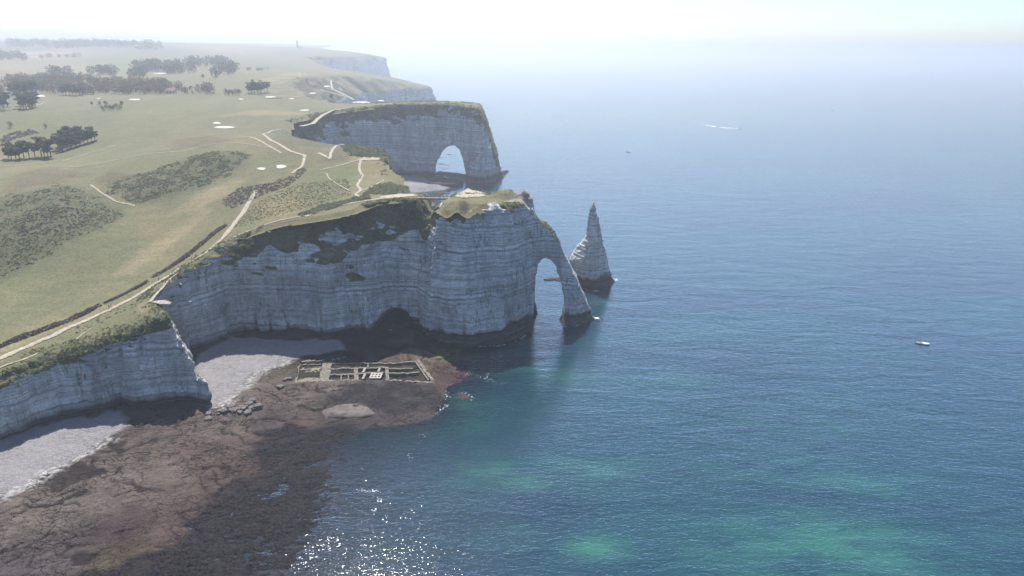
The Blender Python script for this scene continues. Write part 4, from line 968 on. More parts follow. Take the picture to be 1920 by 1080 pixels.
def tube_mesh(segs, n=6):
    """segs: list of polylines [(p, r), ...] -> joined tapered tubes"""
    V = []; Q = []
    for pl in segs:
        s0 = len(V)
        for i, (p, r) in enumerate(pl):
            p = Vector(p); q = Vector(pl[min(i + 1, len(pl) - 1)][0]); o = Vector(pl[max(i - 1, 0)][0]); d = (q - o).normalized()
            a = d.orthogonal().normalized(); b = d.cross(a)
            for k in range(n):
                t = 2 * math.pi * k / n; V.append(tuple(p + a * (r * math.cos(t)) + b * (r * math.sin(t))))
        for i in range(len(pl) - 1):
            for k in range(n):
                Q.append((s0 + i*n + k, s0 + i*n + (k+1) % n, s0 + (i+1)*n + (k+1) % n, s0 + (i+1)*n + k))
    return np.array(V), np.array(Q)
def make_tree(seed, h, kind):
    r = np.random.default_rng(seed)
    lean = r.uniform(-.08, .14) * h; lean2 = r.uniform(-.05, .05) * h
    tr = [((lean * t * t, lean2 * t, h * t * .9), h * .024 * (1 - .75 * t) + .03) for t in np.linspace(0, 1, 6)]
    segs = [tr]; C = []; S = []
    nc = {'pine': 13, 'broad': 9, 'round': 7}[kind]
    for i in range(nc):
        a = i * 2.4 + r.uniform(-.4, .4)
        if kind == 'pine': t = r.uniform(.34, .95); rad = h * r.uniform(.08, .24) * (1.25 - t * .55); ez = h * .055; ex = h * r.uniform(.11, .17)
        elif kind == 'broad': t = r.uniform(.35, .95); rad = h * r.uniform(.06, .26) * (1.2 - abs(t - .6)); ez = h * .13; ex = h * .16
        else: t = r.uniform(.15, .8); rad = h * r.uniform(.05, .36) * (1.1 - .6 * t); ez = h * .2; ex = h * .25
        c = np.array([lean * t * t + rad * math.cos(a), lean2 * t + rad * math.sin(a), h * t])
        bt = max(.15, t - .18); segs.append([((lean * bt * bt, lean2 * bt, h * bt * .9), h * .009 + .02), (tuple((c + np.array([lean*bt*bt, lean2*bt, h*bt*.9])) / 2 + np.array([0, 0, .02 * h])), h * .006 + .015), (tuple(c), .02)])
        n = 26; d = r.normal(size=(n, 3)); d /= np.linalg.norm(d, axis=1, keepdims=True); d *= r.uniform(.35, 1.0, (n, 1)) ** .5
        C.append(c + d * np.array([ex, ex, ez])); S.append(r.uniform(.034, .062, n) * h)
    V, Q = leaf_quads(np.concatenate(C), np.concatenate(S), r, 0.35)
    return mesh_np('crown', V, Q, False), mesh_np('trunk', *tube_mesh(segs, 5))
PINES = [make_tree(400 + i, 14, 'pine') for i in range(5)]; ROUNDS = [make_tree(430 + i, 6, 'round') for i in range(4)]
for c, t in PINES: c.materials.append(M['pine']); t.materials.append(M['bark'])
for c, t in ROUNDS: c.materials.append(M['pine']); t.materials.append(M['bark'])
ORD = 'first second third fourth fifth sixth seventh eighth ninth tenth eleventh twelfth'.split() + ['next'] * 20
def plant(px, h, label, group, bank=PINES, ref=14.0, name='pine_tree', cat='tree'):
    for i, p in enumerate(sorted(px)):
        g = ground(*p); c, t = bank[rg.integers(len(bank))]
        r = empty(name, (g[0], g[1], g[2] - .25), rg.uniform(0, 6.28), h / ref * rg.uniform(.85, 1.12))
        put('trunk', t, None, r); put('crown', c, None, r)
        tag(r, label.replace('@', ORD[i]), cat, group)
plant([(16,297),(22,300),(30,299),(37,299),(45,296),(55,297),(66,295),(78,294),(84,296),(90,293),(96,296)], 14.5, '@ bare-trunked pine from the left in the open row below the bushes', 'pines in the open row at the left')
plant([(110,281),(118,283),(126,280),(134,278),(142,275),(150,272),(158,270),(165,268),(172,266),(178,263),(112,275),(122,274),(132,271),(142,267),(152,264),(120,269),(130,265)], 13.0, 'dark pine in the dense clump standing alone on the golf course', 'pines in the dense clump on the golf course')
plant([(38,203),(44,204),(50,205),(56,204),(62,203),(66,200),(42,198),(52,199),(60,197)], 15.5, 'pine with bare slanting trunks in the clump beside the curving track', 'pines beside the curving track')
plant([(-8,206),(0,205),(8,207),(3,198),(14,200)], 16, 'pine at the left edge of the picture in front of the wood', 'pines at the left edge')
plant([(22,178),(30,178),(38,179),(46,178),(54,179),(62,178),(68,177)], 18, '@ big dark pine from the left standing against the wood beside a bunker', 'big pines against the wood')
plant([(118,178),(124,179),(130,178),(137,179),(143,180),(150,179),(155,178)], 15.5, '@ pine from the left in the small clump just before the wood', 'pines in the small clump before the wood')
plant([(467,175),(472,176),(478,176),(484,176),(490,176),(496,175),(502,174),(475,173),(488,173)], 15.5, 'pine in the clump by itself right of the wood', 'pines in the clump right of the wood')
plant([(424,178),(430,179),(436,178),(442,179),(448,178)], 8.5, '@ small round tree from the left off the right end of the wood', 'small trees off the right end of the wood', ROUNDS, 6, 'round_tree')
plant([(187,198),(193,208),(200,205),(207,206),(213,207),(218,203),(225,207),(228,199),(198,198)], 6.0, 'small round bush in the cluster in the middle of the fairway', 'bushes in the fairway cluster', ROUNDS, 6, 'round_bush', 'bush')
plant([(173,199)], 6, 'single small tree just left of the fairway bush cluster', None, PINES, 14)
plant([(622,187)], 7.5, 'lone small tree near the clifftop bunkers above the second arch', None, ROUNDS, 6, 'round_tree')
plant([(380,147)], 9, 'lone tree on the grass between two far groves', None, ROUNDS, 6, 'round_tree')
plant([(20,240)], 7, 'round dark bush above the brown scrub at the left edge', None, ROUNDS, 6, 'round_bush', 'bush')
plant([(86,240)], 4.5, 'small brown bush at the end of the scrub strip', None, ROUNDS, 6, 'round_bush', 'bush')
def wood(name, px, n, h, mat, label, cat='wood', per=55):
    q = in_poly_points(poly_ground(px), n, rg); g = on_land(q); hh = h * rg.uniform(.75, 1.2, n)
    d = rg.normal(size=(n, per, 3)); d /= np.linalg.norm(d, axis=2, keepdims=True); d *= rg.uniform(.4, 1, (n, per, 1)) ** .5
    C = g[:, None, :] + np.array([0, 0, .52]) * hh[:, None, None] + d * hh[:, None, None] * np.array([.42, .42, .44])
    V1, Q1 = leaf_quads(C.reshape(-1, 3), np.repeat(hh, per) * rg.uniform(.05, .09, n * per), rg)
    o = stuff(name, V1, Q1, mat, label, cat)
    t = tube_mesh([[((x, y, z - .3), .02 * k), ((x, y, z + .6 * k), .009 * k)] for (x, y, z), k in zip(g, hh)], 4)
    put('trunks', mesh_np('trunks', *t), M['bark'], o)['kind'] = 'stuff'
wood('woodland', [(-30,180),(0,170),(20,150),(90,148),(160,150),(230,155),(290,158),(330,165),(395,172),(400,177),(300,178),(200,177),(100,176)], 380, 12.5, M['broad'], 'long belt of grey brown woodland across the golf course')
for px, n, h, lab in (([(88,141),(134,141),(130,138),(92,138)], 16, 18, 'dark block of trees behind the left part of the wood'), ([(163,141),(222,141),(215,138),(168,138)], 20, 18, 'dark block of trees behind the middle of the wood'),
   ([(240,147),(276,147),(272,141),(245,141)], 16, 17, 'dark round grove touching the right half of the wood'), ([(245,135),(345,135),(335,128),(250,128)], 46, 24, 'wide dark grove on the far side of the golf course'),
   ([(312,141),(370,140),(365,135),(318,135)], 22, 19, 'low dark grove in front of the wide far grove'), ([(348,128),(430,125),(425,120),(352,121)], 36, 22, 'dark tree line behind the right far grove'), ([(393,148),(410,148),(440,140),(450,132),(430,128),(410,136)], 26, 20, 'right-hand dark grove beside the pale fields'),
   ([(460,134),(505,133),(505,131),(465,131)], 14, 8, 'low dark hedge trees on the pale field above the clifftop')):
    wood('grove', px, n, h, M['pine'], lab, 'grove', 45)
for px, n, h, lab in (([(10,92),(75,88),(150,92),(140,84),(60,80),(12,80)], 120, 26, 'pale hazy woods on the left skyline'), ([(85,92),(200,90),(310,95),(300,86),(200,84),(120,84)], 190, 28, 'pale hazy woods on the far skyline round the farm'), ([(-20,115),(30,115),(65,114),(40,107),(-20,100)], 60, 22, 'hazy wood in the valley at the left edge'), ([(75,110),(150,108),(152,106.5),(75,108)], 26, 13, 'thin line of far field trees below the pale field')):
    wood('far_wood', px, n, h, M['broad'], lab, 'wood', 34)

# ------------------------------------------------------------------ small solid helpers
def box_np(cx, cy, cz, sx, sy, sz, rz=0.0, jit=0.0, seed=0):
    r = np.random.default_rng(seed)
    c = np.array([(x, y, z) for z in (-.5, .5) for y in (-.5, .5) for x in (-.5, .5)]) * np.array([sx, sy, sz]) + r.uniform(-jit, jit, (8, 3))
    a, b = math.cos(rz), math.sin(rz)
    V = np.stack([c[:, 0]*a - c[:, 1]*b + cx, c[:, 0]*b + c[:, 1]*a + cy, c[:, 2] + cz], 1)
    Q = np.array([(0,2,3,1),(4,5,7,6),(0,1,5,4),(2,6,7,3),(1,3,7,5),(0,4,6,2)])
    return V, Q
def merge(parts):
    V = []; Q = []; n = 0
    for v, q in parts: V.append(v); Q.append(np.asarray(q) + n); n += len(v)
    return np.concatenate(V), np.concatenate(Q)
def part(name, geo, mat, parent, smooth=False):
    return put(name, mesh_np(name, *geo, smooth), mat, parent)
def prism(w, d, h, eave):
    """gable roof: ridge along x"""
    V = np.array([(-w/2,-d/2,eave),(w/2,-d/2,eave),(w/2,d/2,eave),(-w/2,d/2,eave),(-w/2,0,eave+h),(w/2,0,eave+h)])
    return V, np.array([(0,1,5,4),(2,3,4,5),(0,4,3,3),(1,2,5,5),(0,3,2,1)])
def tri_fix(geo):
    V, Q = geo; T = []
    for q in Q:
        T.append((q[0], q[1], q[2]))
        if q[3] != q[2]: T.append((q[0], q[2], q[3]))
    return V, np.array(T)

# ------------------------------------------------------------------ sea-water tanks: ruined concrete basins on the platform
CONC = NT('weathered_concrete', 0.9, 0.15); _p = CONC.pos(); _n = CONC.noise(_p, 0.8, 5, 0.7)
CONC.color(CONC.mix(CONC.ramp(_n, [(0.35, 0.0), (0.65, 1.0)]), (0.075, 0.068, 0.056), (0.235, 0.21, 0.175))); CONC.normal(CONC.bump(_n, 0.8, 0.3)); CONC = CONC.m
SLAB = mat_plain('pale_concrete_slab', (0.33, 0.295, 0.25), 0.9, 0.15, 0.12, 0.8)
MUD = mat_plain('basin_mud', (0.105, 0.095, 0.05), 0.6, 0.3, 0.45, 0.35)
zr0 = 1.25
rroot_p = P(680, 714, zr0); ruin = empty('tank_ruin', (rroot_p[0], rroot_p[1], zr0 - .9))
def RP(px, py): g = P(px, py, zr0); return g[0] - ruin.location.x, g[1] - ruin.location.y
def ruin_wall(a, b, th, hz=1.15, up=0.0, mat=CONC, name='wall'):
    (x0, y0), (x1, y1) = RP(*a), RP(*b); L = math.hypot(x1-x0, y1-y0); ang = math.atan2(y1-y0, x1-x0); n = max(2, int(L / 1.3))
    V = []; Q = []; r = np.random.default_rng(int(abs(a[0]*7 + a[1]*13 + b[0])) )
    for i in range(n + 1):
        t = i / n; cx, cy = x0 + (x1-x0)*t, y0 + (y1-y0)*t; w = th * (1 + r.uniform(-.14, .14)); top = hz + up + r.uniform(-.5, .05)
        dx, dy = -math.sin(ang) * w/2, math.cos(ang) * w/2
        V += [(cx-dx, cy-dy, -.6), (cx-dx, cy-dy, top), (cx+dx, cy+dy, top + r.uniform(-.05, .05)), (cx+dx, cy+dy, -.6)]
    for i in range(n):
        s = i * 4
        for k in range(4): Q.append((s + k, s + (k+1) % 4, s + 4 + (k+1) % 4, s + 4 + k))
    Q += [(0, 3, 2, 1), (n*4, n*4+1, n*4+2, n*4+3)]
    V = np.array(V); c = V.mean(0)
    o = put(name, mesh_np(name, V - c, np.array(Q)[:, ::-1], False), mat, ruin); o.location = c; return o
for a, b, th in (((553,716),(669,712.6),1.3),((722,711.8),(815,717),1.2),((560.5,684),(554.5,715.5),1.0),((560.5,684),(609,681.5),1.1),((614,681),(607,713.5),4.2),((619,681.4),(742,680.6),1.0),((619,691),(727,688.8),1.1),
   ((616,702),(719,699),1.2),((667,690),(668.4,712.6),1.9),((725,688),(727,711.5),1.6),((640,703),(639.5,713),.5),((653,703),(653.5,713),.5),((783,674),(811,713),1.4),((778,676),(803,712),.8),((728,691),(774,690.5),.9),((728,700),(786,698.5),1.0),
   ((690,681),(690,689.5),.7),((668,700),(678,700),1.1),((612,681),(626,666),1.1),((606,680),(619,666.5),.7),((742,680.6),(782,677),.9)):
    ruin_wall(a, b, th)
for i, (px, py) in enumerate(((570,680.5),(579,679.5),(588,679.3),(597,679),(605,678.6),(625,677),(634,675),(646,672))):
    x, y = RP(px, py); g = box_np(0, 0, 0, 2.0, 1.5, 1.7, .2 * i, .25, i); o = put('block', mesh_np('block', *g, False), CONC, ruin); o.location = (x, y, .9)
def slab(px0, py0, px1, py1, cols, rows, z=1.25):
    (x0, y0), (x1, y1) = RP(px0, py1), RP(px1, py0); xs = np.linspace(x0, x1, cols * 2 + 2); nx = cols * 2 + 1; ny = rows * 2 + 1; ys = np.linspace(y0, y1, ny + 1)
    bm = bmesh.new(); vt = [[bm.verts.new((x, y, z)) for y in ys] for x in xs]
    for i in range(nx):
        for j in range(ny):
            if not (i % 2 and j % 2): bm.faces.new((vt[i][j], vt[i+1][j], vt[i+1][j+1], vt[i][j+1]))
    r = bmesh.ops.extrude_face_region(bm, geom=list(bm.faces)); 
    bmesh.ops.translate(bm, verts=[v for v in r['geom'] if isinstance(v, bmesh.types.BMVert)], vec=(0, 0, .35))
    bmesh.ops.recalc_face_normals(bm, faces=list(bm.faces))
    me = bpy.data.meshes.new('slab'); bm.to_mesh(me); bm.free(); put('slab', me, SLAB, ruin)
slab(692,700.5,718,710.5,3,2,1.0); slab(679,691.5,686.5,699,1,2,1.0); slab(707.5,691.5,714,698.5,1,2,1.0); slab(678.5,702.5,686.5,711.5,1,3,1.0)
for px in ([(557,713),(562,686),(608,684),(603,713)],):
    pts = [RP(*p) for p in px]; V = np.array([(x, y, .15) for x, y in pts]); put('mud_floor', mesh_np('mud_floor', V, [[0, 1, 2, 3]], False), MUD, ruin)
tag(ruin, 'ruined concrete basins laid out in a grid on the rock platform', 'ruin')

# ------------------------------------------------------------------ rocks
def rock_mesh(seed, flat=0.6):
    ax_ = np.arange(-1.3, 1.31, 0.13); X, Y, Z = np.meshgrid(ax_, ax_, ax_, indexing='ij')
    f = 1 - np.maximum.reduce([np.abs(X * .95 + .2 * Y), np.abs(Y * .95 - .15 * X), np.abs(Z / flat + .1 * X)]) * .7 - .3 * np.sqrt(X*X + Y*Y + (Z/flat)**2)
    f = f + .28 * fbm(X * 1.3 + seed * 3.1, Y * 1.3, Z * 1.6, o=3, seed=500 + seed)
    V, Q = surface_nets(f.astype(np.float32), ax_, ax_, ax_); return V, Q
ROCKM = NT('shore_rock', 0.9, 0.08); _p = ROCKM.pos(); _n = ROCKM.noise(_p, 0.9, 5, 0.7)
ROCKM.color(ROCKM.mix(ROCKM.ramp(_n, [(0.3, 0.0), (0.7, 1.0)]), (0.06, 0.055, 0.055), (0.20, 0.18, 0.165))); ROCKM.normal(ROCKM.bump(_n, 0.8, 0.3)); ROCKM = ROCKM.m
WETM = mat_plain('wet_weedy_rock', (0.040, 0.029, 0.030), 0.8, 0.08, 0.5, 0.5)
RK = [mesh_np('boulder', *rock_mesh(i, .5 + .1 * (i % 3)), True) for i in range(6)]
for r_ in RK: r_.materials.append(ROCKM)
def boulder(px, py, size, label, group=None, z=None, sq=(1, 1, 1), name='boulder', mat=None, rz=None):
    zz = 1.0
    for _ in range(4): g = P(px, py, zz); zz = float(zshore(g[0], g[1])) if z is None else z
    me = RK[rg.integers(len(RK))]
    if mat is not None: me = me.copy(); me.materials[0] = mat
    o = put(name, me, None, None, (g[0], g[1], zz + .2 * size * sq[2]), rg.uniform(0, 6.28) if rz is None else rz, (size * sq[0], size * sq[1], size * sq[2]))
    return tag(o, label, 'rock', group)
for i in range(34):
    t = rg.random(); px = 386 + 98 * t + rg.normal() * 4; py = 780 - 12 * t - 6 * math.sin(3 * t) + rg.normal() * 5
    boulder(px, py, rg.uniform(.5, 1.5), 'grey boulder in the pile at the foot of the near headland', 'boulders below the near headland')
boulder(474, 752, 1.3, 'single dark boulder at the upper end of the boulder pile'); boulder(483, 764, 1.7, 'largest round boulder at the right end of the boulder pile')
boulder(526, 726, 1.3, 'lone dark boulder on the bare brown platform left of the basins'); boulder(540, 711, 1.1, 'dark rock just left of the basin corner', sq=(1.6, .8, .8)); boulder(534, 713, .8, 'small dark rock beside the basin corner')
def slab_rock(name, outline, z0, h, mat, label, step=0.6, seed=0, z_in=None):
    pg = np.array([P(a, b, z0)[:2] for a, b in outline]); lo = pg.min(0) - 3; hi = pg.max(0) + 3
    ax_ = np.arange(lo[0], hi[0], step); ay_ = np.arange(lo[1], hi[1], step); az_ = np.arange(z0 - 1.6, z0 + h + 1.6, step * .6)
    X, Y, Z = np.meshgrid(ax_, ay_, az_, indexing='ij')
    s = -poly_sd(X[:, :, 0], Y[:, :, 0], pg)[:, :, None] + 1.0 * fbm(X / 4, Y / 4, Z / 3, o=3, seed=520 + seed)
    f = np.minimum(s - .25 * (Z - z0), (z0 + h * sstep(-.5, 3.0, s) ** .5 + .45 * fbm(X / 3.5, Y / 3.5, o=3, seed=530 + seed) - Z))
    V, Q = surface_nets(f.astype(np.float32), ax_, ay_, az_); k = V[Q].mean(1)[:, 2] > z0 - 1.5; V, Q, _, _ = keep_used(V, Q[k])
    c = np.array([V[:, 0].mean(), V[:, 1].mean(), z0]); return tag(put(name, mesh_np(name, V - c, Q, True), mat, None, c), label, 'rock')
PALER = mat_plain('pale_ledge_rock', (0.11, 0.095, 0.085), 0.9, 0.2, 0.35, 0.5)
slab_rock('rock_slab', [(600,772),(628,763),(655,757),(685,757),(697,768),(706,778),(690,784),(640,786),(610,784)], .2, 1.3, PALER, 'pale flat slab of rock lying at the edge of the platform below the basins')
slab_rock('reef_rock', [(851,732),(858,730),(875,738),(889,742),(878,750),(862,757),(852,752)], -.35, .5, WETM, 'small reddish reef just off the tip of the platform', .5, 1)
slab_rock('reef_rock', [(800,680),(830,676),(870,682),(885,692),(866,703),(840,700),(815,690)], -.2, .55, WETM, 'dark red weedy ledge running into the sea right of the basins', .6, 2)
slab_rock('reef_rock', [(895,645),(920,630),(945,634),(966,627),(990,612),(1003,606),(1000,622),(975,636),(935,648)], -.6, 1.6, WETM, 'dark wet ledge at the foot of the arch headland', .7, 3)
slab_rock('reef_rock', [(1046,600),(1060,590),(1095,586),(1112,597),(1085,608),(1060,610)], -.6, 3.4, WETM, 'dark wet foot rock under the outer leg of the near arch', .6, 4)
slab_rock('reef_rock', [(996,590),(996,556),(1004,572),(1008,590)], -.6, 6.0, WETM, 'dark rock at the inner foot of the near arch opening', .6, 5)
slab_rock('reef_rock', [(800,349),(830,352),(862,350),(870,345),(850,340),(815,341)], .5, 4.0, WETM, 'big dark rock on the beach before the second arch', 1.2, 6)
slab_rock('reef_rock', [(834,357),(838,359),(847,359),(848,356),(840,355)], -.5, 2.6, WETM, 'small dark rock in the shallows before the second arch', .8, 7)
slab_rock('reef_rock', [(930,328),(942,324),(956,321),(950,325),(938,331)], -.5, 3.5, WETM, 'low dark rock off the seaward foot of the second arch', 1.2, 8)
for i, (a, b, w) in enumerate(((1030,525,5),(1042,524,4),(1051,526,5))):
    boulder(a, b, 2.0, ('left of the three dark rocks seen through the near arch', 'middle of the three dark rocks seen through the near arch', 'right of the three dark rocks seen through the near arch')[i], 'rocks through the near arch', -.3, (1.5, .8, .5), 'reef_rock', WETM, .3)
for i in range(16):
    a = 816 + 30 * rg.random(); b = 290 + 30 * rg.random() if a > 822 else 305 + 14 * rg.random()
    boulder(a, b, rg.uniform(1.0, 2.2), 'dark low reef rock seen through the second arch', 'reef seen through the second arch', -.6, (1.8, .7, .5), 'reef_rock', WETM, .15)
for i in range(12):
    boulder(812 + 26 * rg.random(), 361 + 6 * rg.random(), rg.uniform(1.2, 2.4), 'small dark rock in the shallows of the bay behind the footbridge', 'rocks in the bay shallows', -.3, (1.9, .7, .5), 'reef_rock', WETM, .1)

# ------------------------------------------------------------------ footbridge
a = PD(783, 371, 345); b = PD(852, 372, 344); br = empty('footbridge', ((a[0]+b[0])/2, 344.5, 66.6)); bl = b[0] - a[0]
br_z = float(np.maximum(a[2], b[2])) ; br.location.z = br_z
part('deck', box_np(0, 0, 0, bl, 2.2, .35), M['wood'], br)
for s in (-1, 1):
    part('beam', box_np(0, s * .85, -.5, bl * .98, .3, .6), M['wood'], br); part('handrail', box_np(0, s * 1.05, 1.1, bl, .12, .12), M['wood'], br); part('mid_rail', box_np(0, s * 1.05, .6, bl, .08, .08), M['wood'], br)
    for i in range(11): part('post', box_np(-bl/2 + bl * i / 10, s * 1.05, .62, .12, .12, 1.05), M['wood'], br)
tag(br, 'narrow footbridge over the cleft to the arch headland', 'bridge')

# ------------------------------------------------------------------ people
def body_mesh(stride, arm):
    ax_ = np.arange(-.42, .43, .045); ay_ = np.arange(-.55, .56, .045); az_ = np.arange(-.05, 1.86, .045)
    X, Y, Z = np.meshgrid(ax_, ay_, az_, indexing='ij'); f = np.full(X.shape, 9.0)
    def cap(a, b, ra, rb):
        nonlocal f
        a = np.array(a); b = np.array(b); e = b - a; t = np.clip(((X-a[0])*e[0] + (Y-a[1])*e[1] + (Z-a[2])*e[2]) / (e @ e), 0, 1)
        d = np.sqrt((X-a[0]-t*e[0])**2 + (Y-a[1]-t*e[1])**2 + (Z-a[2]-t*e[2])**2) - (ra + (rb-ra)*t)
        h = np.clip(.5 + .5 * (f - d) / .04, 0, 1); f = f + (d - f) * h - .04 * h * (1 - h)
    for s, st in ((-1, stride), (1, -stride)):
        cap((s*.1, 0, .92), (s*.11, st*.5, .5), .10, .075); cap((s*.11, st*.5, .5), (s*.11, st - .05, .08), .072, .05); cap((s*.11, st - .06, .05), (s*.11, st + .14, .04), .055, .045)
        cap((s*.2, 0, 1.43), (s*.27, -st*arm*.5, 1.15), .065, .05); cap((s*.27, -st*arm*.5, 1.15), (s*.25, -st*arm + .08, .9), .05, .04); cap((s*.25, -st*arm + .08, .9), (s*.25, -st*arm + .12, .8), .045, .035)
    cap((-.1, 0, .95), (.1, 0, .95), .12, .12); cap((0, 0, .95), (0, 0, 1.38), .14, .16); cap((-.15, 0, 1.42), (.15, 0, 1.42), .09, .09)
    cap((0, 0, 1.45), (0, .01, 1.6), .065, .06); cap((0, .01, 1.64), (0, .025, 1.72), .09, .105); cap((0, .1, 1.66), (0, .14, 1.64), .02, .015)
    V, Q = surface_nets((-f).astype(np.float32), ax_, ay_, az_); return V, Q
SK = mat_plain('skin', (0.45, 0.29, 0.21), 0.6, 0.3, .05); HAIR = mat_plain('hair', (0.05, 0.035, 0.025), 0.7, 0.3, .1)
SHIRT = [mat_plain('shirt', c, 0.85, .2, .08) for c in ((.05, .06, .10), (.5, .5, .5), (.30, .05, .05), (.06, .06, .06), (.10, .18, .30))]; TRO = [mat_plain('trousers', c, 0.85, .2, .08) for c in ((.04, .05, .09), (.03, .03, .03), (.20, .17, .13))]
BODY = []
for i, (st, ar) in enumerate(((.22, .8), (.05, .3), (.15, -.5))):
    V, Q = body_mesh(st, ar)
    for j in range(3):
        me = mesh_np('person', V, Q, True); me.materials.append(TRO[(i + j) % 3]); me.materials.append(SHIRT[(i * 2 + j) % 5]); me.materials.append(SK); me.materials.append(HAIR)
        c = V[Q].mean(1); mi = np.where(c[:, 2] < .98, 0, np.where(c[:, 2] < 1.5, 1, 2)); hand = (np.abs(c[:, 0]) > .2) & (c[:, 2] < .88) & (c[:, 2] > .72); mi[hand] = 2
        mi[(c[:, 2] > 1.72) | ((c[:, 2] > 1.6) & (c[:, 1] < -.01))] = 3
        me.polygons.foreach_set('material_index', mi.astype(np.int32)); BODY.append(me)
def person(px, py, label, rz, k, group=None, at=None):
    g = ground(px, py) if at is None else at
    o = put('person', BODY[k % len(BODY)], None, None, (g[0], g[1], g[2] + (.25 if at is None else 0.0)), rz); return tag(o, label, 'person', group)
person(205, 579, 'left walker of the pair on the path by the near cliff, dark clothes', -1.0, 0); person(209, 577, 'right walker of the pair on the path by the near cliff', -1.0, 4)
person(298, 527, 'lone walker in dark clothes on the path above the near headland', 2.2, 3); person(327, 509, 'walker in pale clothes where the path meets the spur track', 2.2, 1); person(360, 489, 'walker on the path just below the fork', 2.1, 2)
person(571, 405, 'left figure of the two at the pale viewpoint on the cliff path', .5, 3); person(575, 404, 'right figure of the two at the pale viewpoint on the cliff path', 2.5, 0)
person(676, 336, 'dark figure on the winding path up the knoll', .2, 6); person(678, 332, 'second figure on the winding path, just above the dark one', .2, 1)
for i in range(11):
    xx = -bl / 2 + bl * (i + .6 + rg.uniform(-.25, .25)) / 12
    person(0, 0, ORD[i] + ' walker from the left in the line crossing the narrow footbridge', 1.57 if i % 3 else -1.57, i, 'walkers on the footbridge', (br.location.x + xx, 344.5 + rg.uniform(-.4, .4), br_z + .19))
for px, py, lab, k in ((899, 361, 'dark figure standing alone on the far edge of the bare headland top', 3), (905, 362, 'left figure of the group beside the rocky crest', 1), (908, 365, 'middle figure of the group beside the rocky crest', 6), (912, 362, 'right figure of the group beside the rocky crest', 4), (785, 369, 'person waiting at the landward end of the footbridge', 0)):
    person(px, py, lab, rg.uniform(0, 6), k)

# ------------------------------------------------------------------ gulls
def gull_mesh(up):
    segs = [((0, -.22, 0), .015), ((0, -.12, 0), .05), ((0, 0, 0), .075), ((0, .13, .01), .06), ((0, .2, .025), .04), ((0, .25, .025), .035), ((0, .30, .015), .008)]
    V, Q = tube_mesh([segs], 8); parts = [(V, Q)]
    for s in (-1, 1):
        w = np.array([(s*.04, .09, .03), (s*.04, -.08, .03), (s*.34, .13, .03 + up), (s*.34, -.04, .03 + up), (s*.70, .02, .02 + up*.6), (s*.70, -.05, .02 + up*.6)])
        w2 = w - np.array([0, 0, .015]); q = np.array([(0,2,3,1),(2,4,5,3)]); parts.append((np.concatenate([w, w2]), np.concatenate([q, q[:, ::-1] + 6, [(0,6,8,2),(2,8,10,4),(1,3,9,7),(3,5,11,9),(4,10,11,5)]])))
    t = np.array([(-.02, -.2, .01), (.02, -.2, .01), (.07, -.34, .01), (-.07, -.34, .01)]); parts.append((np.concatenate([t, t - np.array([0, 0, .012])]), np.array([(0,1,2,3),(7,6,5,4),(0,3,7,4),(1,5,6,2),(2,6,7,3)])))
    return mesh_np('gull', *merge(parts), True)
GULL = [gull_mesh(.12), gull_mesh(.25), gull_mesh(-.02)]
for m_ in GULL: m_.materials.append(M['feather'])
for i, (px, py, D, lab) in enumerate(((505,435,316,'white gull by the vegetated ledge of the bay wall'),(339,533,270,'upper white gull flying in the brown gully'),(357,565,272,'lower white gull flying in the brown gully'),(889,728,268,'white gull low over the water right of the red reef'),(831,762,254,'white gull over the tip of the platform'),(816,764,254,'white gull just left of the platform tip'),(803,778,250,'white gull over the weedy edge of the platform'),(733,619,306,'white gull in front of the sea cave'),(708,726,280,'white gull above the grey part of the platform'))):
    g = PD(px, py, D); o = put('gull', GULL[i % 3], None, None, g, rg.uniform(0, 6.28), 1.15); o.rotation_euler.x = rg.uniform(-.2, .3); o.rotation_euler.y = rg.uniform(-.4, .4); tag(o, lab, 'gull', 'gulls')

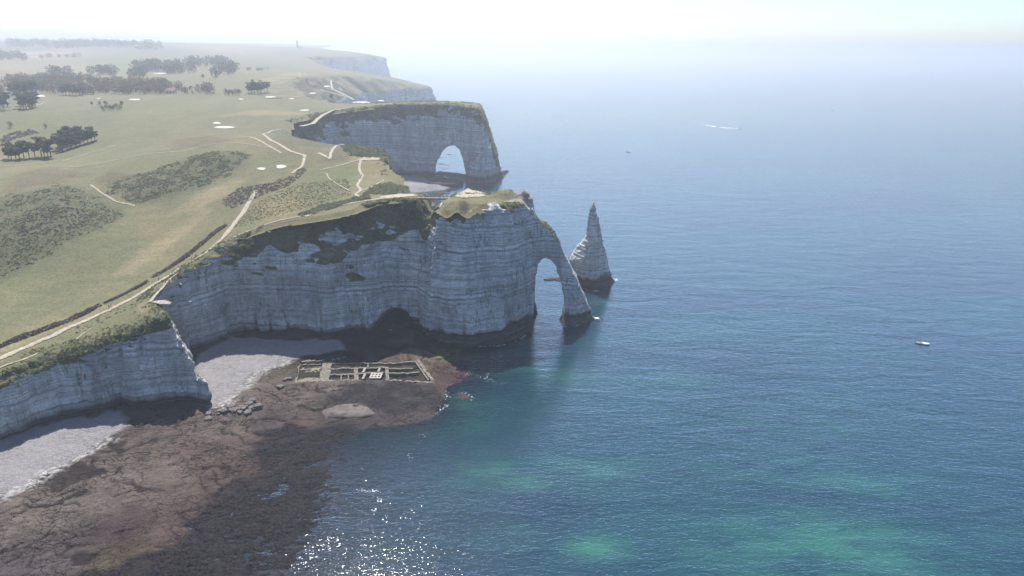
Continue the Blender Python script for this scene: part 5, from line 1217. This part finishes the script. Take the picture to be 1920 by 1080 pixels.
# ------------------------------------------------------------------ boats
def boat(px, py, length, rz, label, cuddy=True):
    g = P(px, py); root = empty('motor_boat', (g[0], g[1], 0), rz); L = length; B = L * .37
    st = [(-.5, .88, .12, .50), (-.3, .97, .08, .50), (0, 1.0, .05, .52), (.25, .86, .06, .58), (.42, .48, .16, .66), (.5, .04, .34, .72)]   # x, half-beam, keel lift, sheer
    V = []; n = 7
    for x, hb, kz, sh in st:
        h = B / 2 * hb
        for yy, zz in ((-1, sh), (-.96, .3), (-.7, .02), (0, -.12 + kz * .5), (.7, .02), (.96, .3), (1, sh)): V.append((x * L, yy * h, (zz + kz * .25) * L / 5.6))
    Q = [(i*n + k, i*n + k + 1, (i+1)*n + k + 1, (i+1)*n + k) for i in range(len(st) - 1) for k in range(n - 1)]
    V = np.array(V); part('hull', (V, np.array(Q)), M['white'], root, True)
    part('transom', (V[:7], np.array([(0, 1, 2, 2), (0, 2, 3, 4), (0, 4, 5, 6)])), M['white'], root) if False else None
    tv = np.concatenate([V[:7]]); part('transom', tri_fix((tv, np.array([(0, 6, 5, 1), (1, 5, 4, 2), (2, 4, 3, 3)]))), M['white'], root)
    # inner deck below the gunwale, and foredeck
    dk = []; 
    for x, hb, kz, sh in st[:4]: dk += [(x * L, -B/2 * hb * .9, .28 * L / 5.6), (x * L, B/2 * hb * .9, .28 * L / 5.6)]
    part('cockpit_floor', (np.array(dk), np.array([(0, 2, 3, 1), (2, 4, 5, 3), (4, 6, 7, 5)])), M['grey'], root)
    fd = [];
    for x, hb, kz, sh in st[2:]: fd += [(x * L, -B/2 * hb * .99, (sh + kz * .25) * L / 5.6 + .02), (x * L, 0, (sh + kz * .25) * L / 5.6 + .10), (x * L, B/2 * hb * .99, (sh + kz * .25) * L / 5.6 + .02)]
    part('foredeck', (np.array(fd), np.array([(i*3 + k, (i+1)*3 + k, (i+1)*3 + k + 1, i*3 + k + 1) for i in range(3) for k in range(2)])), M['white'], root)
    for s in (-1, 1):
        gw = [((x * L, s * B/2 * hb, (sh + kz * .25) * L / 5.6), .05) for x, hb, kz, sh in st]; part('gunwale', tube_mesh([gw], 6), M['white'], root, True)
    cn = part('console', box_np(-.02 * L, 0, .75, .55, .7, .75), M['white'], root); part('windscreen', box_np(.1, 0, 1.3, .05, .7, .4), M['glass'], cn)
    part('seat', box_np(-.2 * L, 0, .55, .5, .9, .45), M['grey'], root)
    ou = part('outboard', box_np(-.53 * L, 0, .55, .45, .35, .75, 0, .04), M['dark'], root); part('leg', box_np(-.55 * L, 0, -.05, .15, .1, .7), M['dark'], ou)
    return tag(root, label, 'boat', 'motor boats')
bt = boat(1730, 645, 5.9, -.42, 'white motor boat lying still on the open sea at the right')
person(0, 0, 'person standing at the console of the white motor boat', 1.2, 4, None, (bt.location.x - .8, bt.location.y + .35, .30))
boat(1386, 241, 6.5, -.12, 'speedboat trailing a long white wake far out at sea'); boat(1178, 285, 5.0, .2, 'tiny dark boat alone on the pale sea right of the second arch'); boat(1172, 201, 6.0, .4, 'tiny boat farthest left on the hazy sea'); boat(1562, 207, 6.5, .1, 'tiny boat farthest right on the hazy sea')
def flecks(name, pts, spread, n, size, label, sub=None):
    g = np.array([P(*p)[:2] for p in pts]); L = np.r_[0, np.cumsum(np.hypot(*np.diff(g, axis=0).T))]
    n = int(n * .6); t = rg.uniform(0, L[-1], n); c = np.stack([np.interp(t, L, g[:, 0]), np.interp(t, L, g[:, 1])], 1) + rg.normal(size=(n, 2)) * np.asarray(spread)
    keep = fbm(c[:, 0] / (4 * size + 1), c[:, 1] / (4 * size + 1), o=3, seed=560) > -.1; c = c[keep]; n = len(c)
    s = size * rg.uniform(.2, .75, n); V = []; 
    k = 6; a = np.arange(k) / k * 2 * np.pi + rg.uniform(0, 6, (n, 1)); r = s[:, None] * rg.uniform(.5, 1.1, (n, k))
    V = np.stack([c[:, :1] + np.cos(a) * r * 1.5, c[:, 1:] + np.sin(a) * r, np.full((n, k), .06) + rg.uniform(0, .03, (n, 1))], -1).reshape(-1, 3)
    ii = np.arange(n)[:, None] * k
    Q = np.concatenate([ii + np.array([[0, 1, 2, 3]]), ii + np.array([[0, 3, 4, 5]])])
    return tag(put(name, mesh_np(name, V, Q, False), M['foam']), label, 'foam', kind='stuff')
flecks('boat_wake', [(1385,241.4),(1365,240),(1345,238),(1325,235)], (2.0, 1.2), 900, 1.9, 'white wake stretching behind the speedboat')
flecks('boat_wake', [(1330,236),(1310,232),(1290,227)], (9, 2.5), 120, 1.2, 'faint broken end of the speedboat wake')
for pts, sp, n, s, lab in (([(1108,597),(1116,596),(1124,598)], .7, 130, .45, 'white surf at the foot of the arch leg'), ([(1146,527),(1152,523),(1156,526)], .8, 90, .5, 'white surf at the foot of the needle'), ([(1062,609),(1080,611),(1096,605)], .4, 60, .3, 'thin foam line under the arch leg'), ([(1112,545),(1122,546)], .5, 25, .4, 'foam patch below the needle'),
    ([(700,920),(714,925),(716,940),(708,952),(700,958)], .45, 90, .28, 'curl of foam over the submerged weed'), ([(660,918),(690,921),(710,922)], .6, 50, .22, 'thin foam streak above the foam curl'), ([(786,818),(800,812),(784,838),(766,852),(772,866)], .35, 60, .22, 'crooked foam thread off the platform'),
    ([(560,1065),(590,1030),(615,1018),(640,1020),(600,1010)], 1.6, 150, .3, 'foam patches among weed at the bottom edge'), ([(880,700),(900,705),(925,712),(945,720)], 1.5, 70, .28, 'scattered foam flecks off the red ledge'), ([(860,735),(875,740),(890,748),(880,752)], .5, 70, .25, 'foam lace round the small red reef'),
    ([(893,650),(935,649),(975,637),(1004,613)], .5, 160, .34, 'broken surf along the foot of the arch headland'), ([(1086,540),(1110,546),(1140,540),(1150,530)], .5, 110, .34, 'broken surf round the foot of the needle'), ([(832,722),(840,745),(834,765),(800,782)], .8, 90, .3, 'wash along the outer edge of the platform'),
    ([(930,668),(955,672),(975,682)], 1.6, 60, .3, 'foam flecks in the shade below the arch headland'), ([(455,860),(520,890),(600,905)], 4.0, 60, .16, 'tiny foam flecks over the weed bed')):
    flecks('sea_foam', pts, sp, n, s, lab)

# ------------------------------------------------------------------ far buildings: lighthouse, farms, breakwater
g = ground(558, 90.5); lh = empty('lighthouse', (g[0], g[1], g[2] - 1)); hl = (PD(558, 75, g[1])[2] - g[2])
def oct_(prof, n=8):
    V = []; Q = []
    for r, z in prof:
        for k in range(n): V.append((r * math.cos(2*math.pi*k/n + .39), r * math.sin(2*math.pi*k/n + .39), z))
    for i in range(len(prof) - 1):
        for k in range(n): Q.append((i*n + k, i*n + (k+1) % n, (i+1)*n + (k+1) % n, (i+1)*n + k))
    return np.array(V), np.array(Q)
part('tower', oct_([(5.2, 0), (4.2, hl * .12), (3.6, hl * .78), (4.4, hl * .80), (4.4, hl * .83), (0.1, hl * .835)]), M['stone'], lh)
ga = part('gallery_rail', oct_([(4.3, hl * .83), (4.3, hl * .87), (4.1, hl * .87), (4.1, hl * .83)]), M['stone'], lh); ln = part('lantern', oct_([(2.3, hl * .83), (2.3, hl * .93)]), M['glass'], lh); part('dome', oct_([(2.6, hl * .93), (1.6, hl * .98), (.1, hl)]), M['roof'], lh)
ba = part('keeper_house', box_np(12, 0, 3, 14, 9, 7), M['wallw'], lh); part('house_roof', tri_fix((prism(15, 10, 3.5, 0)[0] + np.array([12, 0, 6.5]), prism(15, 10, 3.5, 0)[1])), M['roof'], ba)
tag(lh, 'tall pale lighthouse tower alone on the hazy skyline', 'lighthouse')
def house(px, py, w, d, h, rz, wall, roof, label, n=4):
    g = ground(px, py); r = empty('house', (g[0], g[1], g[2] - .5), rz)
    part('wall', box_np(0, 0, h / 2, w, d, h), wall, r); ro = part('roof', tri_fix(prism(w * 1.06, d * 1.12, h * .6, h)), roof, r); part('chimney', box_np(w * .3, 0, h * 1.5, w * .06, w * .06, h * .5), wall, ro)
    for i in range(n): wi = part('window', box_np(-w/2 + w * (i + .5) / n, -d/2, h * .55, w / n * .4, .12, h * .35), M['glass'], r)
    part('door', box_np(w * .02, -d/2, h * .3, w * .06, .16, h * .58), M['dark'], r); return tag(r, label, 'house')
house(263, 91, 34, 14, 9, .1, M['wallw'], M['white'], 'long white roofed farm building among the far woods'); house(137, 83, 26, 14, 9, -.1, M['wallw'], M['white'], 'small white building on the skyline woods'); house(322, 175, 12, 8, 4.5, .05, M['wallw'], M['tile'], 'small pink and white clubhouse before the wood', 3)
house(29, 180, 9, 6, 4, .2, M['white'], M['roof'], 'small white hut among the pines at the left', 2)
bw = empty('breakwater', (*P(800, 105)[:2], 0))
for (a, b, hgt) in (((716,107),(872,105.2),16), ((775,101.8),(848,103),16)):
    p0, p1 = P(*a) - np.array(bw.location), P(*b) - np.array(bw.location); n = 24; V = []; e = (p1 - p0)[:2]; e /= np.linalg.norm(e); nr = np.array([-e[1], e[0]])
    for i in range(n + 1):
        c = (p0 + (p1 - p0) * i / n)[:2]; hh = hgt * (.8 + .3 * rg.random())
        for o_, z_ in ((-60, -3), (-25, hh), (25, hh), (60, -3)): V.append((*(c + nr * o_), z_))
    part('mole', (np.array(V), np.array([(i*4 + k, (i+1)*4 + k, (i+1)*4 + k + 1, i*4 + k + 1) for i in range(n) for k in range(3)])), M['stone'], bw)
tag(bw, 'faint long breakwater far out on the horizon left of centre', 'breakwater')

# ------------------------------------------------------------------ haze
def build_haze():
    k = NT('sea_haze'); k.n.remove(k.b)
    v = k.n.new('ShaderNodeVolumePrincipled')
    v.inputs['Color'].default_value = (0.66, 0.69, 0.75, 1); v.inputs['Density'].default_value = 0.00027; v.inputs['Anisotropy'].default_value = 0.55
    k.link(v.outputs[0], k.out.inputs['Volume'])
    bm = bmesh.new(); bmesh.ops.create_cube(bm, size=1.0)
    me = bpy.data.meshes.new('haze'); bm.to_mesh(me); bm.free()
    o = put('haze', me, k.m); o.scale = (160000, 130000, 190); o.location = (0, 0, 85)
    tag(o, kind='stuff')
build_haze()
